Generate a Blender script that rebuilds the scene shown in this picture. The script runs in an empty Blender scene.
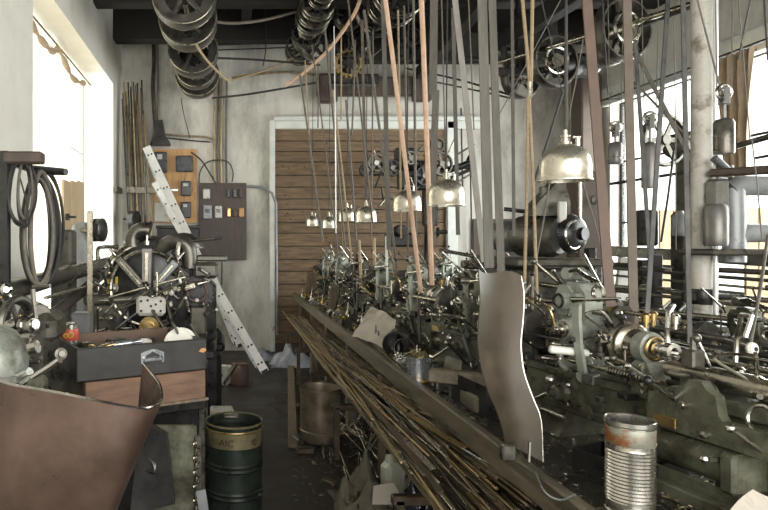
import bpy, math, random
from mathutils import Vector, Matrix, noise
V = Vector
PI = math.pi
sc = bpy.context.scene
col = sc.collection
random.seed(7)
EYE = 1.75; F = 620.0; CX = 225.0; CY = 242.0
def W(px, py, d):
    """point of the room seen in that direction at depth d"""
    return V(((px-CX)/F*d, d, EYE-(py-CY)/F*d))

# ------------------------------------------------------------ mesh builder
class MB:
    def __init__(s): s.v = []; s.f = []
    def add(s, vs, fs):
        o = len(s.v); s.v += [V(p) for p in vs]; s.f += [tuple(i+o for i in f) for f in fs]; return s
    def box(s, c, size, rz=0, ch=0.0, R=None):
        c = V(c); hx, hy, hz = [a/2 for a in size]
        if R is None: R = Matrix.Rotation(rz, 3, 'Z')
        ch = min(ch, hx*.9, hy*.9, hz*.9)
        if ch <= 0:
            vs = [c+R@V((x*hx, y*hy, z*hz)) for x in (-1,1) for y in (-1,1) for z in (-1,1)]
            return s.add(vs, [(0,1,3,2),(4,6,7,5),(0,4,5,1),(2,3,7,6),(0,2,6,4),(1,5,7,3)])
        idx = {}; vs = []
        for x in (-1,1):
            for y in (-1,1):
                for z in (-1,1):
                    for k in range(3):
                        p = [x*(hx-ch), y*(hy-ch), z*(hz-ch)]
                        p[k] = (x*hx, y*hy, z*hz)[k]
                        idx[(x,y,z,k)] = len(vs); vs.append(c+R@V(p))
        fs = []
        for k in range(3):
            a, b = (k+1)%3, (k+2)%3
            for sg in (-1,1):
                q = []
                for (i, j) in ((-1,-1),(1,-1),(1,1),(-1,1)):
                    t = [0,0,0]; t[k]=sg; t[a]=i; t[b]=j; q.append(idx[(t[0],t[1],t[2],k)])
                if sg < 0: q.reverse()
                fs.append(tuple(q))
        for k in range(3):
            a, b = (k+1)%3, (k+2)%3
            for i in (-1,1):
                for j in (-1,1):
                    t0=[0,0,0]; t0[k]=-1; t0[a]=i; t0[b]=j
                    t1=list(t0); t1[k]=1
                    q=[idx[(*t0,a)],idx[(*t1,a)],idx[(*t1,b)],idx[(*t0,b)]]
                    if i*j < 0: q.reverse()
                    fs.append(tuple(q))
        for x in (-1,1):
            for y in (-1,1):
                for z in (-1,1):
                    q=[idx[(x,y,z,0)],idx[(x,y,z,1)],idx[(x,y,z,2)]]
                    if x*y*z < 0: q.reverse()
                    fs.append(tuple(q))
        return s.add(vs, fs)
    def lathe(s, prof, a, ax, n=20, caps=True, sc_=(1,1)):
        """prof: list of (radius, distance along ax)"""
        a = V(a); ax = V(ax).normalized()
        u = ax.orthogonal().normalized() if abs(ax.z) < .99 else V((1,0,0))
        w = ax.cross(u)
        vs = []; fs = []
        for (r, h) in prof:
            for i in range(n):
                t = 2*PI*i/n
                vs.append(a+ax*h+u*(r*math.cos(t)*sc_[0])+w*(r*math.sin(t)*sc_[1]))
        for k in range(len(prof)-1):
            for i in range(n):
                j = (i+1)%n
                fs.append((k*n+i, k*n+j, (k+1)*n+j, (k+1)*n+i))
        if caps:
            if prof[0][0] > 1e-5: fs.append(tuple(range(n-1,-1,-1)))
            if prof[-1][0] > 1e-5: fs.append(tuple((len(prof)-1)*n+i for i in range(n)))
        return s.add(vs, fs)
    def rod(s, a, b, r, r2=None, n=10):
        a = V(a); b = V(b); L = (b-a).length
        if L < 1e-6: return s
        return s.lathe([(r,0),(r if r2 is None else r2, L)], a, b-a, n)
    def ball(s, c, r, n=12, squash=1.0):
        m = max(4, n//2)
        return s.lathe([(max(1e-6, r*math.sin(PI*k/m)), -r*squash*math.cos(PI*k/m)) for k in range(m+1)], c, (0,0,1), n, False)
    def tube(s, pts, r, n=7, closed=False, flat=None, up=None):
        """flat=(half width, half thickness) sweeps a rectangle instead"""
        P = [V(p) for p in pts]; N = len(P)
        T = []
        for i in range(N):
            if closed: t = P[(i+1)%N]-P[i-1]
            else: t = P[min(i+1,N-1)]-P[max(i-1,0)]
            T.append(t.normalized() if t.length > 1e-9 else V((0,0,1)))
        u = (V(up) if up else T[0].orthogonal()); u = (u-T[0]*u.dot(T[0])).normalized()
        vs = []; fs = []
        if flat:
            n = 4
        for i in range(N):
            if i and not up: u = (u-T[i]*u.dot(T[i])); u = u.normalized() if u.length > 1e-6 else T[i].orthogonal().normalized()
            if up: u = V(up)-T[i]*V(up).dot(T[i]); u.normalize()
            w = T[i].cross(u)
            rr = r[i] if isinstance(r, (list, tuple)) else r
            if flat:
                for (x, y) in ((-1,-1),(1,-1),(1,1),(-1,1)): vs.append(P[i]+u*x*flat[0]+w*y*flat[1])
            else:
                for k in range(n):
                    t = 2*PI*k/n; vs.append(P[i]+u*rr*math.cos(t)+w*rr*math.sin(t))
        for i in range(N if closed else N-1):
            j = (i+1)%N
            for k in range(n):
                l = (k+1)%n
                fs.append((i*n+k, i*n+l, j*n+l, j*n+k))
        if not closed:
            fs.append(tuple(range(n-1,-1,-1))); fs.append(tuple((N-1)*n+k for k in range(n)))
        return s.add(vs, fs)
    def ring(s, c, ax, R, r, n=28, m=7, flat=None, a0=0, a1=2*PI, sx=1, sy=1):
        ax = V(ax).normalized(); u = ax.orthogonal().normalized(); w = ax.cross(u)
        full = abs(a1-a0-2*PI) < 1e-6
        k = n if full else n+1
        pts = [V(c)+u*R*sx*math.cos(a0+(a1-a0)*i/n)+w*R*sy*math.sin(a0+(a1-a0)*i/n) for i in range(k)]
        return s.tube(pts, r, m, full, flat, up=ax if flat else None)
    def prism(s, out, o, ux, uy, d0, d1):
        ux = V(ux).normalized(); uy = V(uy).normalized(); nn = ux.cross(uy); o = V(o); n = len(out)
        vs = [o+ux*x+uy*y+nn*d0 for x, y in out]+[o+ux*x+uy*y+nn*d1 for x, y in out]
        fs = [tuple(range(n-1,-1,-1)), tuple(range(n, 2*n))]+[(i, (i+1)%n, n+(i+1)%n, n+i) for i in range(n)]
        return s.add(vs, fs)
    def sheet(s, rows, t):
        """rows of points -> a sheet with real thickness"""
        R = len(rows); C = len(rows[0]); g = [[V(p) for p in r] for r in rows]
        nm = []
        for i in range(R):
            for j in range(C):
                a = g[min(i+1,R-1)][j]-g[max(i-1,0)][j]; b = g[i][min(j+1,C-1)]-g[i][max(j-1,0)]
                n = a.cross(b); nm.append(n.normalized() if n.length > 1e-9 else V((0,0,1)))
        vs = [g[i][j]+nm[i*C+j]*t/2 for i in range(R) for j in range(C)]+[g[i][j]-nm[i*C+j]*t/2 for i in range(R) for j in range(C)]
        o = R*C; fs = []
        for i in range(R-1):
            for j in range(C-1):
                a = i*C+j
                fs.append((a, a+C, a+C+1, a+1)); fs.append((o+a, o+a+1, o+a+C+1, o+a+C))
        for j in range(C-1):
            fs.append((j, j+1, o+j+1, o+j)); k = (R-1)*C+j; fs.append((k+1, k, o+k, o+k+1))
        for i in range(R-1):
            a = i*C; fs.append((a+C, a, o+a, o+a+C)); b = a+C-1; fs.append((b, b+C, o+b+C, o+b))
        return s.add(vs, fs)
    def warp(s, fn):
        s.v = [V(fn(p)) for p in s.v]; return s

ORG = {}
def emit(mb, name, mat, parent=None, angle=38):
    me = bpy.data.meshes.new(name)
    if parent is not None: org = ORG[parent.name]
    else:
        xs = [p.x for p in mb.v]; ys = [p.y for p in mb.v]; zs = [p.z for p in mb.v]
        org = V(((min(xs)+max(xs))/2, (min(ys)+max(ys))/2, min(zs)))
    me.from_pydata([tuple(p-org) for p in mb.v], [], mb.f)
    me.polygons.foreach_set('use_smooth', [True]*len(me.polygons))
    me.update()
    me.set_sharp_from_angle(angle=math.radians(angle))
    me.materials.append(mat)
    o = bpy.data.objects.new(name, me); col.objects.link(o)
    if parent is not None: o.parent = parent
    else: o.location = org
    ORG[o.name] = org
    return o
def pieces(mb):
    par = list(range(len(mb.v)))
    def fd(a):
        while par[a] != a: par[a] = par[par[a]]; a = par[a]
        return a
    for f in mb.f:
        r0 = fd(f[0])
        for q in f[1:]: par[fd(q)] = r0
    out = {}
    for f in mb.f: out.setdefault(fd(f[0]), []).append(f)
    res = []
    for fs in out.values():
        ids = sorted({i for f in fs for i in f}); mp = {i: k for k, i in enumerate(ids)}
        m = MB(); m.v = [mb.v[i] for i in ids]; m.f = [tuple(mp[i] for i in f) for f in fs]; res.append(m)
    return res
def emit_split(mb, name, mat, parent):
    for m in pieces(mb): o = emit(m, name, mat, parent)
    return o
def tag(o, label, cat, group=None):
    o['label'] = label; o['category'] = cat
    if group: o['group'] = group
    return o
def thing(name, label, cat, loc, group=None):
    o = bpy.data.objects.new(name, None); col.objects.link(o); o.location = loc; o.empty_display_size = .1
    ORG[o.name] = V(loc); tag(o, label, cat, group); return o
def single(mb, name, mat, label, cat, group=None):
    return tag(emit(mb, name, mat), label, cat, group)
def struct(mb, name, mat, parent=None):
    o = emit(mb, name, mat, parent)
    if parent is None: o['kind'] = 'structure'
    return o
def dup(root, loc, rz=None, label=None, group=None, scale=None):
    def cp(o, par):
        c = o.copy(); col.objects.link(c)
        if par: c.parent = par
        for ch in [x for x in KIDS.get(o.name, ())]: cp(ch, c)
        return c
    r = cp(root, None); r.location = loc
    if rz is not None: r.rotation_euler = (0,0,rz)
    if scale: r.scale = (scale,)*3
    if label: r['label'] = label
    if group: r['group'] = group
    return r
KIDS = {}
def index_kids():
    KIDS.clear()
    for o in list(col.objects):
        if o.parent: KIDS.setdefault(o.parent.name, []).append(o)

# ------------------------------------------------------------ materials
M = {}
def mat(name, c1, c2=None, rough=.5, metal=0., scale=8., bump=.15, rvar=.15, stretch=(1,1,1), c3=None, c3scale=2., c3lo=.55, c3hi=.7, spec=None, detail=6):
    m = bpy.data.materials.new(name); m.use_nodes = True; nt = m.node_tree; N = nt.nodes; L = nt.links
    b = N['Principled BSDF']
    tc = N.new('ShaderNodeTexCoord'); mp = N.new('ShaderNodeMapping'); mp.inputs['Scale'].default_value = stretch
    L.new(tc.outputs['Object'], mp.inputs['Vector'])
    nz = N.new('ShaderNodeTexNoise'); nz.inputs['Scale'].default_value = scale; nz.inputs['Detail'].default_value = detail; nz.inputs['Roughness'].default_value = .65
    L.new(mp.outputs[0], nz.inputs['Vector'])
    rp = N.new('ShaderNodeValToRGB'); rp.color_ramp.elements[0].position = .32; rp.color_ramp.elements[1].position = .68
    rp.color_ramp.elements[0].color = (*c1, 1); rp.color_ramp.elements[1].color = (*(c2 or c1), 1)
    L.new(nz.outputs['Fac'], rp.inputs[0]); out = rp.outputs[0]
    if c3:
        n2 = N.new('ShaderNodeTexNoise'); n2.inputs['Scale'].default_value = c3scale; n2.inputs['Detail'].default_value = 8; n2.inputs['Roughness'].default_value = .7
        L.new(mp.outputs[0], n2.inputs['Vector'])
        r2 = N.new('ShaderNodeValToRGB'); r2.color_ramp.elements[0].position = c3lo; r2.color_ramp.elements[1].position = c3hi
        L.new(n2.outputs['Fac'], r2.inputs[0])
        mx = N.new('ShaderNodeMix'); mx.data_type = 'RGBA'; mx.inputs[7].default_value = (*c3, 1)
        L.new(r2.outputs[0], mx.inputs[0]); L.new(out, mx.inputs[6]); out = mx.outputs[2]
    L.new(out, b.inputs['Base Color'])
    b.inputs['Metallic'].default_value = metal
    mr = N.new('ShaderNodeMapRange'); mr.inputs['From Min'].default_value = .3; mr.inputs['From Max'].default_value = .7
    mr.inputs['To Min'].default_value = max(.03, rough-rvar); mr.inputs['To Max'].default_value = min(1, rough+rvar)
    L.new(nz.outputs['Fac'], mr.inputs['Value']); L.new(mr.outputs[0], b.inputs['Roughness'])
    if bump:
        bp = N.new('ShaderNodeBump'); bp.inputs['Strength'].default_value = bump; bp.inputs['Distance'].default_value = .01
        L.new(nz.outputs['Fac'], bp.inputs['Height']); L.new(bp.outputs[0], b.inputs['Normal'])
    if spec is not None: b.inputs['Specular IOR Level'].default_value = spec
    M[name] = m; return m
mat('plaster', (.66,.63,.56), (.78,.76,.70), .9, 0, 3, .2, .05, c3=(.24,.20,.15), c3scale=1.3, c3lo=.48, c3hi=.80, stretch=(1,1,.45))
mat('plaster_mottled', (.56,.54,.49), (.70,.67,.60), .9, 0, 2.2, .25, .05, c3=(.15,.13,.105), c3scale=1.3, c3lo=.46, c3hi=.76, stretch=(1,1,.4))  # darker plaster with random dark blotches over the whole back wall
mat('plaster_reveal', (.74,.70,.60), (.82,.79,.71), .9, 0, 3, .15, .05, c3=(.42,.34,.24), c3scale=1.5, c3lo=.64, c3hi=.85)
mat('frame_paint', (.60,.62,.58), (.74,.75,.70), .6, 0, 6, .15, .1, c3=(.25,.22,.18), c3scale=4, c3lo=.62, c3hi=.72)
mat('door_wood', (.105,.064,.032), (.26,.175,.098), .65, 0, 5, .25, .1, stretch=(.6,1,6), c3=(.06,.04,.03), c3scale=1.2, c3lo=.5, c3hi=.8)
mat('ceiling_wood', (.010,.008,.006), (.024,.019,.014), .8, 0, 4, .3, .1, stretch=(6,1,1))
mat('floor_oily', (.020,.017,.014), (.048,.041,.035), .5, 0, 2.5, .25, .18, c3=(.016,.014,.012), c3scale=1.1, c3lo=.5, c3hi=.7)
mat('bench_wood', (.085,.072,.048), (.20,.17,.12), .42, 0, 5, .3, .15, stretch=(5,.7,5), c3=(.03,.025,.018), c3scale=1.6, c3lo=.5, c3hi=.68)
mat('bench_top', (.022,.02,.016), (.07,.064,.05), .28, .3, 4, .2, .15)
mat('old_wood', (.10,.075,.05), (.24,.19,.13), .75, 0, 6, .3, .1, stretch=(5,5,.8), c3=(.05,.04,.03), c3scale=2)
mat('drawer_dark', (.023,.023,.021), (.050,.049,.045), .5, 0, 10, .2, .15, c3=(.12,.10,.08), c3scale=5, c3lo=.66, c3hi=.78)
mat('drawer_orange', (.12,.07,.043), (.24,.14,.085), .55, 0, 6, .2, .15, stretch=(1,1,5), c3=(.10,.055,.035), c3scale=2.4)
mat('drawer_inside', (.11,.07,.05), (.17,.11,.08), .7, 0, 8, .15, .1)
mat('cast_green', (.088,.090,.060), (.19,.195,.138), .33, .3, 9, .2, .15, c3=(.040,.034,.022), c3scale=4, c3lo=.44, c3hi=.60)
mat('cast_pale', (.22,.24,.20), (.39,.41,.355), .33, .2, 9, .15, .14, c3=(.08,.072,.052), c3scale=6, c3lo=.50, c3hi=.68)
mat('cast_dark', (.048,.045,.035), (.125,.118,.092), .36, .45, 10, .2, .16, c3=(.13,.09,.055), c3scale=5, c3lo=.6, c3hi=.75)
mat('iron', (.075,.070,.058), (.19,.178,.15), .34, .75, 11, .2, .15, c3=(.11,.065,.035), c3scale=6, c3lo=.6, c3hi=.75)
mat('iron_black', (.018,.018,.018), (.05,.048,.044), .35, .5, 9, .15, .15)
mat('steel', (.42,.40,.35), (.62,.60,.55), .24, 1, 12, .1, .12, c3=(.16,.12,.08), c3scale=7, c3lo=.58, c3hi=.75)
mat('steel_bright', (.72,.71,.68), (.85,.84,.80), .16, 1, 12, .05, .08)
mat('oily_steel', (.24,.22,.17), (.48,.45,.36), .28, .95, 12, .15, .14, c3=(.07,.05,.03), c3scale=6, c3lo=.52, c3hi=.68)
mat('brass', (.40,.28,.10), (.58,.43,.20), .3, .95, 12, .1, .12)
mat('blue_steel', (.12,.122,.125), (.23,.235,.24), .4, .4, 8, .1, .1, c3=(.07,.06,.05), c3scale=6)
mat('pulley', (.05,.046,.04), (.15,.135,.115), .42, .7, 8, .15, .12)
mat('rust_sheet', (.070,.044,.032), (.128,.082,.060), .36, .4, 7, .12, .13, c3=(.045,.032,.026), c3scale=2.2, c3lo=.5, c3hi=.75)
mat('shield_sheet', (.045,.036,.023), (.092,.075,.05), .5, .25, 6, .1, .14, c3=(.16,.105,.045), c3scale=3, c3lo=.55, c3hi=.75)
mat('leather', (.10,.08,.06), (.16,.13,.10), .6, 0, 9, .15, .1)
mat('leather_red', (.095,.062,.044), (.145,.098,.072), .55, 0, 9, .15, .1)
mat('belt_grey', (.085,.078,.064), (.16,.147,.122), .6, 0, 9, .2, .1, stretch=(4,4,.6))
mat('belt_slate', (.075,.073,.070), (.155,.152,.145), .4, .2, 9, .15, .1)
mat('belt_pale', (.27,.255,.225), (.40,.38,.345), .55, 0, 7, .15, .1, stretch=(2,2,.7))
mat('rope_orange', (.58,.38,.25), (.76,.54,.39), .65, 0, 20, .2, .1)
mat('rope_tan', (.30,.225,.13), (.46,.36,.23), .8, 0, 60, .3, .1)
mat('cord_grey', (.10,.088,.07), (.19,.168,.135), .65, 0, 20, .1, .1)
mat('cord_black', (.02,.019,.018), (.045,.04,.036), .6, 0, 20, .1, .1)
mat('lamp_shade', (.50,.47,.38), (.72,.69,.58), .30, .85, 6, .15, .12, c3=(.20,.14,.07), c3scale=3.5, c3lo=.60, c3hi=.72)
mat('lamp_inside', (.75,.73,.66), (.8,.78,.7), .5, 0, 8, .05)
mat('aluminium', (.70,.70,.69), (.82,.82,.81), .40, .45, 9, .05, .1)
mat('board_orange', (.50,.27,.10), (.66,.39,.17), .5, 0, 4, .1, .1, stretch=(4,4,.6), c3=(.22,.11,.05), c3scale=3)
mat('board_dark', (.045,.032,.026), (.095,.068,.052), .5, 0, 5, .15, .1, stretch=(4,4,.7), c3=(.14,.10,.075), c3scale=4, c3lo=.6, c3hi=.72)
mat('meter_black', (.035,.038,.042), (.06,.065,.07), .3, 0, 6, .05)
mat('ceramic', (.55,.53,.47), (.68,.66,.6), .35, 0, 8, .05, c3=(.25,.2,.15), c3scale=8)
mat('drum_green', (.015,.021,.016), (.036,.047,.036), .34, .3, 8, .12, .14, c3=(.12,.10,.07), c3scale=5, c3lo=.62, c3hi=.78)
mat('drum_band', (.16,.135,.06), (.27,.235,.13), .38, .4, 10, .12, .12, c3=(.06,.07,.04), c3scale=4, c3lo=.5, c3hi=.66)
mat('drum_print', (.035,.018,.012), (.06,.03,.02), .5)
mat('bucket_rust', (.13,.10,.065), (.30,.25,.18), .42, .6, 7, .2, .15, c3=(.035,.028,.02), c3scale=3)
mat('tin', (.50,.48,.43), (.66,.64,.58), .27, .95, 6, .05, .08, c3=(.20,.085,.035), c3scale=7, c3lo=.56, c3hi=.66)
mat('tin_label', (.19,.20,.15), (.29,.29,.23), .4, .3, 8, .1, .1, c3=(.24,.095,.035), c3scale=9, c3lo=.50, c3hi=.58)
mat('tin_blue', (.36,.39,.41), (.50,.53,.54), .3, .8, 8, .1)
mat('white_plastic', (.76,.75,.66), (.84,.83,.76), .35, 0, 10, .05, .1)
mat('bottle_plastic', (.46,.46,.37), (.60,.60,.49), .4, 0, 6, .15, .1, c3=(.2,.17,.1), c3scale=5)
mat('black_plastic', (.012,.014,.02), (.022,.025,.033), .16, 0, 6, .3, .08)
mat('clear_plastic', (.30,.33,.38), (.50,.53,.58), .2, 0, 9, .5, .1)
mat('paper', (.44,.40,.33), (.56,.52,.44), .8, 0, 6, .15, .1, c3=(.28,.22,.15), c3scale=4)
mat('cloth', (.10,.085,.06), (.17,.145,.105), .9, 0, 9, .5, .1)
mat('rod_tan', (.24,.185,.11), (.44,.36,.23), .42, .5, 14, .2, .15)
mat('rod_dark', (.07,.055,.037), (.17,.135,.095), .4, .65, 14, .2, .15)
mat('rod_gold', (.36,.25,.10), (.48,.35,.16), .35, .6, 14, .2, .12)
mat('chips', (.22,.19,.13), (.45,.42,.33), .3, .9, 20, .1, .1)
mat('chips_gold', (.40,.33,.17), (.60,.52,.30), .3, .8, 20, .1, .1)
mat('litter_mat', (.05,.042,.034), (.14,.12,.10), .6, .2, 12, .2, .1)
mat('tin_red', (.42,.06,.045), (.55,.10,.07), .4, 0, 10, .05, .1)
mat('yellow_paint', (.50,.36,.04), (.62,.46,.08), .45, 0, 10, .05, .1)
mat('plank_tan', (.45,.32,.18), (.62,.48,.30), .7, 0, 4, .15, .1, stretch=(5,5,.7))
mat('curtain_brown', (.30,.22,.14), (.46,.36,.25), .9, 0, 5, .3, .05)
mat('post_pale', (.44,.42,.36), (.62,.60,.54), .55, .1, 7, .3, .1, c3=(.22,.19,.14), c3scale=6, c3lo=.52, c3hi=.66)
mat('grey_paint', (.22,.235,.235), (.34,.355,.35), .4, .2, 7, .15, .12, c3=(.10,.09,.075), c3scale=5)
mat('weight_iron', (.13,.125,.115), (.25,.24,.22), .4, .6, 9, .2, .12)
mat('beam_red', (.06,.045,.037), (.10,.075,.062), .5, .2, 9, .15)
mat('wall_brown', (.065,.048,.037), (.12,.09,.07), .7, 0, 5, .2, .1)
# see-through cloth of the window curtain: translucent
def special():
    m = mat('curtain_white', (.80,.77,.70), (.88,.86,.80), .9, 0, 5, .2, .05); nt = m.node_tree
    b = nt.nodes['Principled BSDF']; tr = nt.nodes.new('ShaderNodeBsdfTranslucent'); tr.inputs[0].default_value = (.92,.88,.80,1)
    mx = nt.nodes.new('ShaderNodeMixShader'); mx.inputs[0].default_value = .65
    nt.links.new(b.outputs[0], mx.inputs[1]); nt.links.new(tr.outputs[0], mx.inputs[2]); nt.links.new(mx.outputs[0], nt.nodes['Material Output'].inputs[0])
    m = bpy.data.materials.new('glass_pane'); m.use_nodes = True; nt = m.node_tree; nt.nodes.remove(nt.nodes['Principled BSDF'])
    t = nt.nodes.new('ShaderNodeBsdfTransparent'); t.inputs[0].default_value = (.93,.95,.94,1)
    g = nt.nodes.new('ShaderNodeBsdfGlossy'); g.inputs['Roughness'].default_value = .05
    mx = nt.nodes.new('ShaderNodeMixShader'); mx.inputs[0].default_value = .06
    nt.links.new(t.outputs[0], mx.inputs[1]); nt.links.new(g.outputs[0], mx.inputs[2]); nt.links.new(mx.outputs[0], nt.nodes['Material Output'].inputs[0])
    M['glass_pane'] = m
special()
def planked(name, vert, count_scale):
    """dark joints between boards: added as geometry instead, see door"""
# ------------------------------------------------------------ the room
XL, XR, YB, ZC = -1.66, 5.56, 10.0, 5.3
m = MB().box(((XL+XR)/2, 3.8, -.05), (XR-XL+1.2, 13, .1)); fl = struct(m, 'floor', M['floor_oily'])
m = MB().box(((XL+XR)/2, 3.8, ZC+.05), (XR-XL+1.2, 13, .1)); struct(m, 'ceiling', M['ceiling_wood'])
m = MB()
def wl(y0, y1, z0, z1): m.box((XL-.25, (y0+y1)/2, (z0+z1)/2), (.5, y1-y0, z1-z0))
wl(-2.6, 5.36, 0, ZC); wl(9.2, YB+.3, 0, ZC); wl(5.36, 9.2, 4.10, ZC); wl(5.36, 9.2, 0, .95)
struct(m, 'wall_left', M['plaster_reveal'])
m = MB().box(((XL+XR)/2, YB+.15, ZC/2), (XR-XL+1, .3, ZC)); struct(m, 'wall_back', M['plaster_mottled'])
m = MB()
def wr(y0, y1, z0, z1): m.box((XR+.22, (y0+y1)/2, (z0+z1)/2), (.44, y1-y0, z1-z0))
wr(8.95, YB, 0, ZC); wr(-2.6, 3.0, 0, ZC); wr(3.0, 8.95, 3.78, ZC); wr(3.0, 8.95, 0, 1.15)
struct(m, 'wall_right', M['plaster'])
m = MB()
m.box((-1.9, -2.55, ZC/2), (1.4, .1, ZC)); m.box((5.4, -2.55, ZC/2), (1.2, .1, ZC))
m.box((1.8, -2.55, .5), (6.1, .1, 1.0)); m.box((1.8, -2.55, 4.7), (6.1, .1, 1.2))
struct(m, 'wall_rear', M['plaster'])
# pale lintel strip over the right window
m = MB().box((XR-.03, 5.9, 3.84), (.10, 6.3, .26), ch=.01); struct(m, 'trim_1', M['frame_paint'])
# window frames
def window(name, x, y0, y1, z0, z1, ny, nz_, t=.05, matn='iron_black', depth=.05):
    w = bpy.data.objects.new(name, None); col.objects.link(w); w.location = (x, (y0+y1)/2, z0); w['kind'] = 'structure'; ORG[w.name] = V(w.location)
    m = MB()
    for y in (y0+t/2, y1-t/2): m.box((x, y, (z0+z1)/2), (depth, t, z1-z0), ch=.006)
    for z in (z0+t/2, z1-t/2): m.box((x, (y0+y1)/2, z), (depth, y1-y0-2*t, t), ch=.006)
    emit(m, 'window_frame', M[matn], w)
    m = MB()
    for i in range(1, ny): m.box((x, y0+(y1-y0)*i/ny, (z0+z1)/2), (depth*.6, .03, z1-z0-2*t))
    for i in range(1, nz_): m.box((x, (y0+y1)/2, z0+(z1-z0)*i/nz_), (depth*.5, y1-y0-2*t, .03))
    emit(m, 'glazing_bars', M[matn], w)
    m = MB().box((x+.001, (y0+y1)/2, (z0+z1)/2), (.006, y1-y0-2*t, z1-z0-2*t)); emit(m, 'window_pane', M['glass_pane'], w)
    return w
window('window_1', -2.13, 5.36, 9.2, .95, 4.10, 3, 3, matn='frame_paint')
window('window_2', XR+.16, 3.0, 8.95, 1.15, 3.78, 4, 3)
m = MB().box((XL-.18, 7.28, .965), (.5, 3.84, .04), ch=.008); struct(m, 'window_sill', M['plaster_reveal'])
# the big sliding door of boards in the back wall
d = bpy.data.objects.new('door_1', None); col.objects.link(d); d.location = (2.2, YB-.05, 0); d['kind'] = 'structure'; ORG[d.name] = V(d.location)
m = MB(); z = .12; rr = random.Random(3)
while z < 3.50:
    h = rr.choice((.17,.19,.21)); m.box((2.17, YB-.035, z+h/2), (2.76, .045, h-.012), ch=.006); z += h
pb = emit(m, 'door_boards', M['door_wood'], d)
emit(MB().box((2.17, YB-.006, 1.80), (2.74, .010, 3.40)), 'door_backing', M['iron_black'], d)
m = MB()
for k in range(60): 
    m.ball((.85+rr.random()*2.6, YB-.06, .2+rr.random()*3.2), .012, 6)
emit(m, 'nail_heads', M['iron_black'], d)
m = MB().box((2.17, YB-.035, .06), (2.76, .05, .12), ch=.005); emit(m, 'bottom_rail', M['wall_brown'], d)
m = MB()
m.box((.755, YB-.06, 1.85), (.09, .12, 3.7), ch=.012); m.box((3.60, YB-.06, 1.85), (.12, .12, 3.7), ch=.012)
struct(m, 'trim_2', M['frame_paint'])
m = MB().box((2.46, YB-.06, 3.62), (3.32, .12, .13), ch=.015); m.box((2.46, YB-.08, 3.72), (3.36, .16, .07), ch=.015)
struct(m, 'trim_3', M['frame_paint'])
m = MB().tube([(.66, YB-.05, 2.55), (.70, YB-.06, 2.53), (.715, YB-.07, 2.40), (.72, YB-.07, .55)], .016, 8)
m2 = MB().tube([W(246,186,9.92), W(262,187,9.9), W(272,193,9.88), W(276,203,9.88), W(277,335,9.88)], .022, 8)
single(m2, 'conduit_pipe', M['grey_paint'], 'grey electrical conduit bending down along the left edge of the board door', 'pipe')
# dark brown low board against the back wall, beyond the bench
m = MB()
for k in range(5): m.box((4.05+k*.145, YB-.04, 1.06), (.138, .04, 2.12), ch=.004)
single(m, 'brown_screen', M['wall_brown'], 'low brown board screen against the back wall right of the board door', 'panel')
m = MB().box((5.33, 9.15, 2.1), (.30, .30, 4.2), ch=.02)
single(m, 'timber_post', M['wall_brown'], 'thick dark brown timber post in the right back corner', 'post')

# ceiling beams
def beam(name, a, b, w, h, mt='ceiling_wood'):
    a = V(a); b = V(b); L = (b-a).length; x = (b-a)/L; y = V((0,0,1)).cross(x); y.normalize(); z = x.cross(y)
    R = Matrix((x, y, z)).transposed()
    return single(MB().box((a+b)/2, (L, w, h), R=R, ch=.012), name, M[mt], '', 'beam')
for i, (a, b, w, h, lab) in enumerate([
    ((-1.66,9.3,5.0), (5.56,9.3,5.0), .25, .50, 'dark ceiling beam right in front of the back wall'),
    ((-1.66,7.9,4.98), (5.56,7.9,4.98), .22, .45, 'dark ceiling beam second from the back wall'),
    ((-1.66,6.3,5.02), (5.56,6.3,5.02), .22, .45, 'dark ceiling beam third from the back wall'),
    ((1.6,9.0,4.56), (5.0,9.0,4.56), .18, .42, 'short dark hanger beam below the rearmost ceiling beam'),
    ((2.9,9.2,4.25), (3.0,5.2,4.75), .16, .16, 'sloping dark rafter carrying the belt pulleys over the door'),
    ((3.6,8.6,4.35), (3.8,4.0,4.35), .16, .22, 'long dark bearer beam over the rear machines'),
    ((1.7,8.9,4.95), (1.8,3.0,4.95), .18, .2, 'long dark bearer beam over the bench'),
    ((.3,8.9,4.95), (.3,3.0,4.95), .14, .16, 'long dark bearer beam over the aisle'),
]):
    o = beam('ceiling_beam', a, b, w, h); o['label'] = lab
m = MB().box((2.36, 9.82, 4.21), (1.82, .12, .30), ch=.02); m.box((1.62,9.78,4.17), (.30,.14,.46), ch=.03); m.box((3.1,9.78,4.17), (.3,.14,.42), ch=.03)
single(m, 'shaft_bracket_board', M['board_dark'], 'dark brown bearing board on the back wall above the door', 'bracket')

# camera
cam = bpy.data.cameras.new('camera'); co = bpy.data.objects.new('camera', cam); col.objects.link(co)
co.location = (0,0,EYE); co.rotation_euler = (PI/2,0,0)
cam.sensor_width = 36; cam.sensor_fit = 'HORIZONTAL'; cam.lens = 36*F/768
cam.shift_x = (384-CX)/768; cam.shift_y = -(255-CY)/768
cam.clip_end = 100; cam.clip_start = .05
sc.camera = co
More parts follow.
